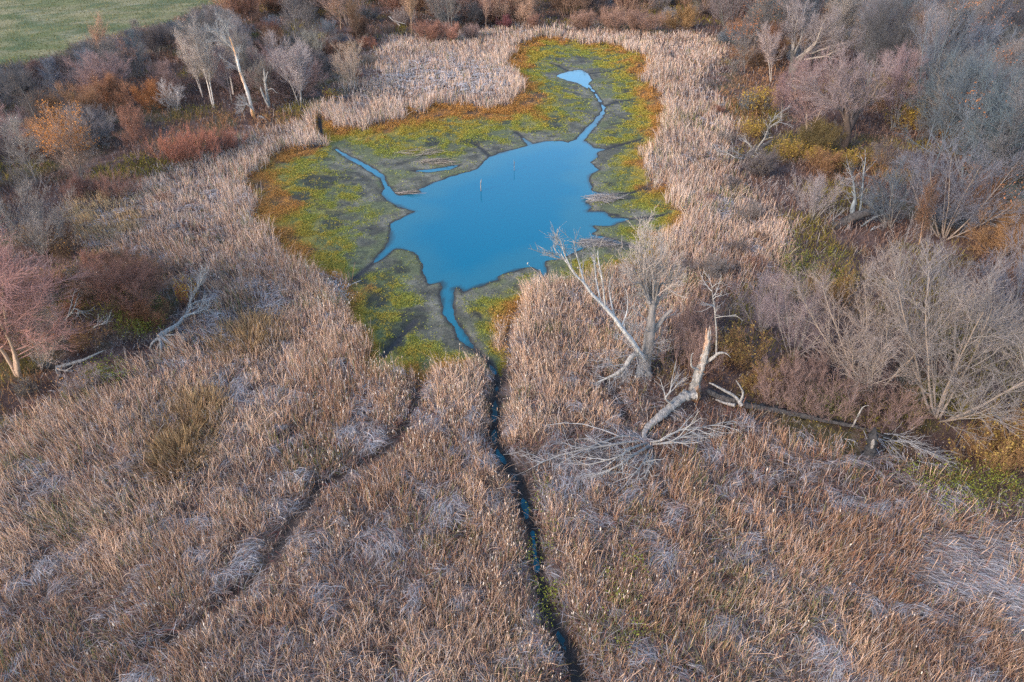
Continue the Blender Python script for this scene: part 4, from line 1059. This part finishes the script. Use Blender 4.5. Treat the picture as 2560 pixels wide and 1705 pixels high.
# top that broke off the snag
P0 = lying([(1600,908,1.3),(1573,912,1.25),(1547,932,1.1),(1513,962,.9),(1490,982,.75),(1481,998,.7),(1484,1014,.65),(1497,1028,.6)])
e, o0 = root_at('fallen_treetop', P0[3], 'bleached fallen treetop curving from the snag into the reeds', 'fallen tree')
part('trunk', [(P0, (.28,.25,.22,.19,.16,.14,.11,.06))], B_PALE, e, o0, 12, .14, 11)
fan = []
for pts, rr in [([(1484,1012,.7),(1445,1016,1.0),(1410,1022,1.2),(1360,1030,1.2),(1290,1046,1.1),(1241,1066,.9),(1204,1086,.6)],(.075,.065,.055,.045,.035,.022,.01)),
                ([(1495,1024,.7),(1460,1044,1.2),(1440,1058,1.4),(1410,1076,1.3),(1352,1098,.8)],(.08,.07,.055,.04,.012)),
                ([(1490,1018,.7),(1455,1030,1.3),(1420,1050,1.5),(1380,1062,1.3),(1340,1070,1.0)],(.07,.06,.045,.03,.012)),
                ([(1497,1028,.6),(1480,1060,1.0),(1462,1085,1.1),(1432,1102,.9)],(.07,.05,.035,.012)),
                ([(1497,1028,.6),(1500,1058,.9),(1490,1080,1.0),(1480,1098,.8)],(.05,.04,.03,.012)),
                ([(1492,1016,.7),(1520,1012,1.2),(1560,990,1.5),(1600,985,1.6),(1680,968,1.4)],(.07,.06,.045,.03,.012)),
                ([(1497,1022,.7),(1530,1018,1.2),(1570,1005,1.4),(1640,990,1.4)],(.06,.05,.03,.012)),
                ([(1545,930,1.2),(1530,915,1.8),(1548,895,2.1),(1556,885,2.2)],(.07,.05,.03,.015)),
                ([(1470,1004,.7),(1420,1005,1.0),(1370,1022,1.1),(1310,1040,1.0)],(.06,.05,.035,.012))]:
    fan.append((lying(pts), rr))
part('limb', fan, B_PALE, e, o0, 6, .06, 12)
twigs('crown', fan, T_WHITE, e, o0, [dict(SP1, n=9, length=1.7, ang=28, up=0.0), dict(SP2, n=5, up=0.0, length=.7)], 13)

# long fallen log
P0 = lying([(1625,898,.9),(1650,912,.7),(1680,921,.6),(1716,933,.55),(1768,942,.5),(1822,952,.5),(1870,962,.5),(1940,976,.45),(1975,984,.45),(2030,1002,.4),(2110,1030,.35)])
e, o0 = root_at('fallen_log', P0[4], 'long dark fallen log lying across the ground below the pink shrubs', 'log')
part('trunk', [(P0, (.15,.20,.21,.21,.20,.18,.16,.13,.10,.07,.03))], B_DARK, e, o0, 12, .18, 14)
b1 = [(lying([(1705,932,.8),(1690,912,1.2),(1662,896,1.6),(1640,884,1.9),(1630,880,2.0)]), (.12,.09,.07,.05,.02)), (lying([(1645,918,.7),(1665,926,.6),(1690,932,.7)]), (.05,.08,.10)),
      (lying([(1700,930,.8),(1708,905,1.5),(1702,890,1.9),(1692,875,2.3)]), (.07,.06,.04,.02)), (lying([(1960,980,.5),(1975,950,1.4),(1985,935,1.8),(1998,932,1.9)]), (.05,.04,.03,.012))]
part('limb', b1, B_PALE, e, o0, 7, .08, 15)
tail = [(lying([(1960,980,.5),(2010,1000,.9),(2080,1020,.9),(2130,1040,.6)]), (.08,.06,.04,.02)), (lying([(1990,990,.5),(2050,1025,.8),(2110,1060,.7),(2150,1070,.5)]), (.07,.05,.03,.02)), (lying([(1980,985,.5),(2060,1005,1.1),(2140,1040,1.0),(2185,1045,.7)]), (.07,.05,.03,.02))]
twigs('crown', tail, T_GREY, e, o0, [dict(SP1, n=10, length=1.7, ang=22, up=-.02), dict(SP2, n=7, length=.9, up=0)], 16)

# charred stump
base = (1999, 1062)
tp, g = upright(base, [(1985,1080,-.2),(1995,1055),(2003,1030),(2008,1008),(2011,984)])
e, o0 = root_at('charred_stump', g, 'charred black stump with a pale stripped patch, below the long log', 'stump')
tk = part('trunk', [(tp, (.34,.30,.27,.22,.07))], B_BURNT, e, o0, 10, .18, 17)
pp, _ = upright(base, [(2004,1030,-.13),(2006,1020,-.13),(2009,1006,-.09)])
part('bare_patch', [(pp, (.05,.09,.03))], B_GREY, tk, o0, 8, .15, 18)
pb, _ = upright(base, [(1990,1078,-.2),(1994,1066,-.25),(1996,1056,-.2)])
part('bare_patch', [(pb, (.05,.09,.04))], B_GREY, tk, o0, 7, .15, 19)

# bleached limb at the right-hand reeds
P0 = lying([(1700,372,.3),(1730,350,1.0),(1755,335,1.5),(1775,322,2.0)])
e, o0 = root_at('fallen_limb', P0[0], 'bleached branching fallen limb propped over golden bushes beyond the pond', 'fallen limb')
part('trunk', [(P0, (.34,.30,.22,.10))], B_DARK, e, o0, 9, .12, 21)
fb = [(lying([(1735,352,1.0),(1745,335,2.0),(1758,318,3.0),(1765,300,4.0),(1780,285,4.8),(1800,275,5.2)]), (.12,.11,.10,.08,.05,.02)), (lying([(1765,300,4.0),(1772,282,5.2),(1790,262,6.0)]), (.06,.05,.02)), (lying([(1712,365,.8),(1690,362,1.2),(1672,352,1.5),(1655,350,1.6)]), (.10,.08,.05,.02)),
      (lying([(1710,358,.9),(1690,350,1.5),(1670,346,1.8)]), (.08,.05,.02)), (lying([(1718,352,1.1),(1728,338,1.8),(1712,322,2.4)]), (.06,.05,.02)), (lying([(1738,350,1.1),(1742,355,1.5),(1738,361,1.0)]), (.06,.05,.03)), (lying([(1702,300,1.5),(1694,290,2.3),(1686,284,2.8)]), (.05,.04,.015))]
part('limb', fb[:-1], B_PALE, e, o0, 6, .06, 22)
twigs('crown', fb[:-1], T_WHITE, e, o0, [dict(SP1, n=7, length=1.3), SP2], 23)

# dark fallen trunk with pale limbs, right
P0 = lying([(1915,522,.4),(1945,510,.8),(1965,498,1.3),(2000,488,1.6),(2030,480,1.2)])
e, o0 = root_at('fallen_tree', P0[2], 'dark fallen trunk with twisted pale limbs beside the tall blue-grey bush', 'fallen tree')
part('trunk', [(P0, (.40,.42,.40,.32,.20))], B_DARK, e, o0, 10, .12, 24)
fb = [(upright((1960, 515), pts)[0], rr) for pts, rr in [([(1962,500),(1960,480),(1965,455),(1958,440)],(.22,.18,.10,.04)), ([(1975,495,.3),(1982,440,.5),(1985,400,.6),(1990,362,.7)],(.10,.08,.06,.02)), ([(1968,470,0),(1962,420,-.2),(1955,395,-.3)],(.07,.05,.02)), ([(1950,515,-1),(1955,535,-1.2),(1975,543,-1.4),(1995,535,-1.4),(2012,520,-1.3)],(.12,.13,.12,.08,.03)), ([(1920,518,-.5),(1915,505,-.5),(1922,500,-.5)],(.07,.05,.02)), ([(1980,520,-.6),(2010,500,-.6),(2040,490,-.5)],(.07,.06,.02)), ([(1942,512,-.8),(1935,530,-1),(1905,530,-1.2)],(.08,.06,.03))]]
part('limb', fb, bark_mat('weathered_wood', (.10,.11,.115), (.26,.28,.285)), e, o0, 7, .10, 25)
twigs('crown', fb, T_GREY, e, o0, [dict(SP1, n=8, length=1.5), dict(SP2, n=4)], 26)

# left: uprooted dead branch with root fan
P0 = lying([(366,776,.9),(380,763,1.0),(408,746,1.0),(424,728,1.1),(452,718,1.2),(478,708,1.2)])
e, o0 = root_at('uprooted_branch', P0[0], 'bleached branch with a claw-like root fan lying in the left reeds', 'fallen branch')
part('trunk', [(P0, (.20,.15,.12,.09,.05,.02))], B_PALE, e, o0, 9, .12, 27)
rt = [(lying(p), r_) for p, r_ in [([(368,778,.9),(370,800,.8),(367,828,.4),(367,855,.2)],(.12,.08,.05,.015)), ([(372,778,.9),(392,790,.8),(408,808,.5),(422,826,.2)],(.12,.08,.05,.015)), ([(365,778,.9),(350,790,.7),(344,806,.3),(346,816,.1)],(.10,.07,.04,.015)), ([(374,772,.9),(395,770,1.0),(417,772,.9)],(.08,.05,.015)), ([(370,782,.9),(380,800,.7),(398,806,.4),(415,812,.3)],(.08,.06,.03,.015)), ([(366,790,.7),(356,822,.4),(345,845,.1)],(.06,.04,.012)), ([(376,776,.9),(400,786,.7),(425,795,.4)],(.07,.04,.012))]]
part('root', rt, B_PALE, e, o0, 6, .08, 28)
bb = [(lying([(424,728,1.1),(440,700,1.3),(470,690,1.3)]), (.05,.035,.012)), (lying([(440,722,1.1),(455,712,1.2),(475,712,1.1)]), (.04,.03,.012))]
part('limb', bb, B_PALE, e, o0, 6, .06, 29)
twigs('crown', bb + [(P0[2:], (.08,.06,.05,.03))], T_WHITE, e, o0, [dict(SP1, n=6, length=.9), SP2], 30)

def dead_sapling(base, stem, rr, label, seed, twn=10, ang=26, length=1.1, cat='dead sapling', name='dead_sapling', mat=B_PALE, tw=T_WHITE):
    P, g = upright(base, stem)
    e, o0 = root_at(name, g, label, cat)
    part('trunk', [(P, rr)], mat, e, o0, 7, .08, seed)
    twigs('crown', [(P[1:], rr[1:])], tw, e, o0, [dict(SP1, n=twn, length=length, ang=ang), SP2], seed)
dead_sapling((430,712), [(430,712),(437,692),(450,670),(462,648),(466,636)], (.10,.08,.06,.04,.015), 'bleached dead sapling leaning right of the yellow-leaved sapling', 31, 12)
dead_sapling((136,760), [(136,762),(148,738),(162,722),(172,710),(185,714)], (.06,.06,.05,.03,.012), 'crooked bare dead branch standing beside the pink-tipped maple', 32, 6, 40, .9)
dead_sapling((198,770), [(198,770),(214,755),(224,748),(246,744)], (.06,.05,.04,.015), 'low crooked dead branch between the maple and the green herbs', 33, 5, 40, .7)

def dead_log(name, pts, rr, label, branches=(), mat=B_PALE, seed=40, cat='log'):
    P = lying(pts)
    e, o0 = root_at(name, P[len(P) // 2], label, cat)
    part('trunk', [(P, rr)], mat, e, o0, 8, .10, seed)
    if branches:
        bs = [(lying(p), r_) for p, r_ in branches]
        part('limb', bs, mat, e, o0, 6, .07, seed + 1)
        twigs('crown', bs, T_WHITE, e, o0, [dict(SP1, n=4, length=.7)], seed)
dead_log('fallen_log', [(129,846,.5),(155,838,.6),(190,828,.7),(215,817,.8),(238,806,.9)], (.11,.10,.08,.06,.03), 'bleached log with a forked end lying below the pink-tipped maple', [([(130,848,.5),(150,852,.5),(167,853,.4)],(.08,.06,.03)), ([(129,850,.5),(137,868,.3),(146,885,.1)],(.07,.05,.03))], seed=41)
dead_log('fallen_log', [(210,861,.4),(232,852,.5),(262,843,.5)], (.07,.09,.05), 'short grey log half hidden in grass right of the forked bleached log', mat=B_GREY, seed=43)
dead_log('fallen_log', [(894,38,1.6),(908,50,1.0),(921,60,.6)], (.10,.13,.12), 'white crossed log in the brush at the far edge of the reeds', [([(906,48,1.2),(920,52,1.8),(932,55,2.2)],(.10,.07,.04))], seed=45)
dead_log('driftwood', [(592,270,.6),(600,268,.7),(612,276,.4)], (.08,.12,.06), 'pale broken log at the foot of the white snag', seed=47)
dead_log('fallen_log', [(2225,470,.5),(2290,520,.6),(2354,518,.7),(2380,512,.6)], (.05,.12,.14,.1), 'pale log lying under the right edge trees near the dark glade', [([(2300,520,.6),(2320,505,1.2),(2340,500,1.4)],(.06,.05,.02))], seed=49)
dead_log('fallen_log', [(2170,1340,.5),(2215,1325,.7)], (.04,.05), 'short grey stick on flattened reeds at the right', seed=51, mat=B_GREY)

# dead trees, far left
base = (582, 268)
tp, g = upright(base, [(583,270),(578,245),(570,215),(561,190),(552,165),(546,140),(540,118),(533,98),(527,82)])
e, o0 = root_at('peeling_dead_tree', g, 'tall dead tree with an orange and white peeling trunk on the left bank', 'tree')
part('trunk', [(tp, (.24,.21,.20,.18,.16,.14,.12,.09,.05))], bark_mat('peeling_bark', (.36,.30,.25), (.58,.52,.46), 4, .4, (.50,.26,.12)), e, o0, 10, .12, 52)
lb = [(upright(base, p)[0], r_) for p, r_ in [([(540,118),(520,95),(505,80),(495,70)],(.10,.07,.05,.02)), ([(533,98),(525,75),(524,66)],(.07,.05,.02)), ([(561,190),(552,168),(545,150),(549,128)],(.10,.08,.06,.03)), ([(580,252,-.2),(568,240,-.4),(560,246,-.5)],(.08,.05,.02)), ([(546,140),(538,112),(510,92)],(.07,.05,.02))]]
part('limb', lb, B_PALE, e, o0, 6, .08, 53)
twigs('crown', lb, T_WHITE, e, o0, [dict(SP1, n=9, length=1.6, ang=30, up=.04), dict(SP2, n=6), dict(SP2, n=4, length=.4, rmax=.01)], 54)
base = (621, 252)
tp, g = upright(base, [(621,252),(616,230),(612,205),(609,185),(607,158)])
e, o0 = root_at('white_snag', g, 'forked broken white snag between the peeling tree and the ash-grey tree', 'snag')
part('trunk', [(tp, (.17,.16,.15,.13,.07))], B_PALE, e, o0, 9, .14, 55)
lb = [(upright(base, p)[0], r_) for p, r_ in [([(618,244,-.3),(608,225,-.4),(601,208,-.5),(599,200,-.5)],(.12,.11,.10,.05)), ([(610,190),(614,172),(616,164)],(.10,.07,.03)), ([(614,208,-.1),(626,204,-.2),(634,212,-.3),(641,214,-.3)],(.06,.05,.03,.015))]]
part('limb', lb, B_PALE, e, o0, 7, .12, 56)

# posts standing in the pond
for pts, rr, lab in [([(1106,431,),(1105,422),(1107,412)], (.035,.04,.02), 'white forked stick standing in the pond, nearer the left shore'), ([(1182,384),(1182,376),(1181,368)], (.022,.022,.015), 'thin dark stick standing in the pond, nearer its far end')]:
    P, g = upright((pts[0][0], pts[0][1] + 1), pts); P[0, 2] = -.4
    o0 = np.array([g[0], g[1], -.3]); e = empty('water_stick', o0); tag(e, lab, 'stick')
    part('shaft', [(P, rr)], B_PALE if 'white' in lab else B_GREY, e, o0, 7, .12, 57)
    b, _ = upright((pts[0][0], pts[0][1] + 1), [(pts[1][0], pts[1][1]), (pts[1][0] + 2, pts[1][1] - 4)])
    part('stub', [(b, (.03, .02))], B_PALE if 'white' in lab else B_GREY, e, o0, 6, .1, 58)

# piles of washed-up sticks and cut reeds on the mud
def brush_pile(cx, cy, rx, ry, n, label, seed, base_ang=0.0, spread=.5, col=(.30,.26,.23), L=(.8, 2.4)):
    r = np.random.default_rng(seed)
    g = G(cx, cy, .1); s = depth(g[0], g[1]) / FL
    z0 = max(float(ground_z(g[0], g[1])), 0.0)
    e = empty('brush_pile', (g[0], g[1], z0)); tag(e, label, 'brush pile')
    gy_ = s / abs(math.sin(math.atan2(CAM_H, g[1])))
    t, q = r.random(n) * 6.28, np.sqrt(r.random(n))
    x, y = np.cos(t) * q * rx * s, np.sin(t) * q * ry * gy_
    a = base_ang + r.normal(0, spread, n); l = r.uniform(*L, n)
    el = np.abs(r.normal(0, .12, n))
    d = np.stack([np.cos(a), np.sin(a), el], 1)
    zc = .05 + .35 * (1 - q) * r.random(n)
    P = np.stack([np.stack([x, y, zc], 1) + d * (l * (f - .4))[:, None] + np.array([0, 0, -.06 * abs(f - .5)]) + r.normal(0, .04, (n, 3)) for f in (0, .35, .7, 1)], 1)
    P[:, :, 2] = np.maximum(P[:, :, 2], .03)
    mb = MB(); tubes(mb, P, r.uniform(.012, .03, n)[:, None] * np.array([1, .9, .7, .4]), np.array(col) * r.uniform(.6, 1.4, (n, 1)), 5)
    link('sticks', mb.mesh('brush_pile'), M_REED, e)
brush_pile(1385, 456, 36, 8, 130, 'heap of grey sticks on the right shore of the pond', 61, .3, .7)
brush_pile(1372, 558, 40, 8, 110, 'fan of dark sticks on the lower right shore of the pond', 62, .1, .5, (.2,.18,.17))
brush_pile(1000, 372, 34, 7, 80, 'mat of cut straw-grey stalks on the mud spit', 63, -.5, .4, (.25,.21,.17))
brush_pile(960, 352, 44, 8, 50, 'thin pale stalks strewn across the mud above the side pool', 64, .2, .3, (.28,.23,.18))
brush_pile(775, 690, 22, 24, 90, 'splayed white broken reeds at the left edge of the basin', 65, 2.2, .6, (.62,.57,.54), (.9, 2.2))
brush_pile(925, 105, 26, 10, 60, 'pale tangled branches lying in the far reeds', 66, .9, .8, (.45,.41,.38), (1.5, 4))
brush_pile(940, 443, 18, 2, 16, 'single drifting stalks at the left water edge', 67, .1, .2, (.25,.2,.17))
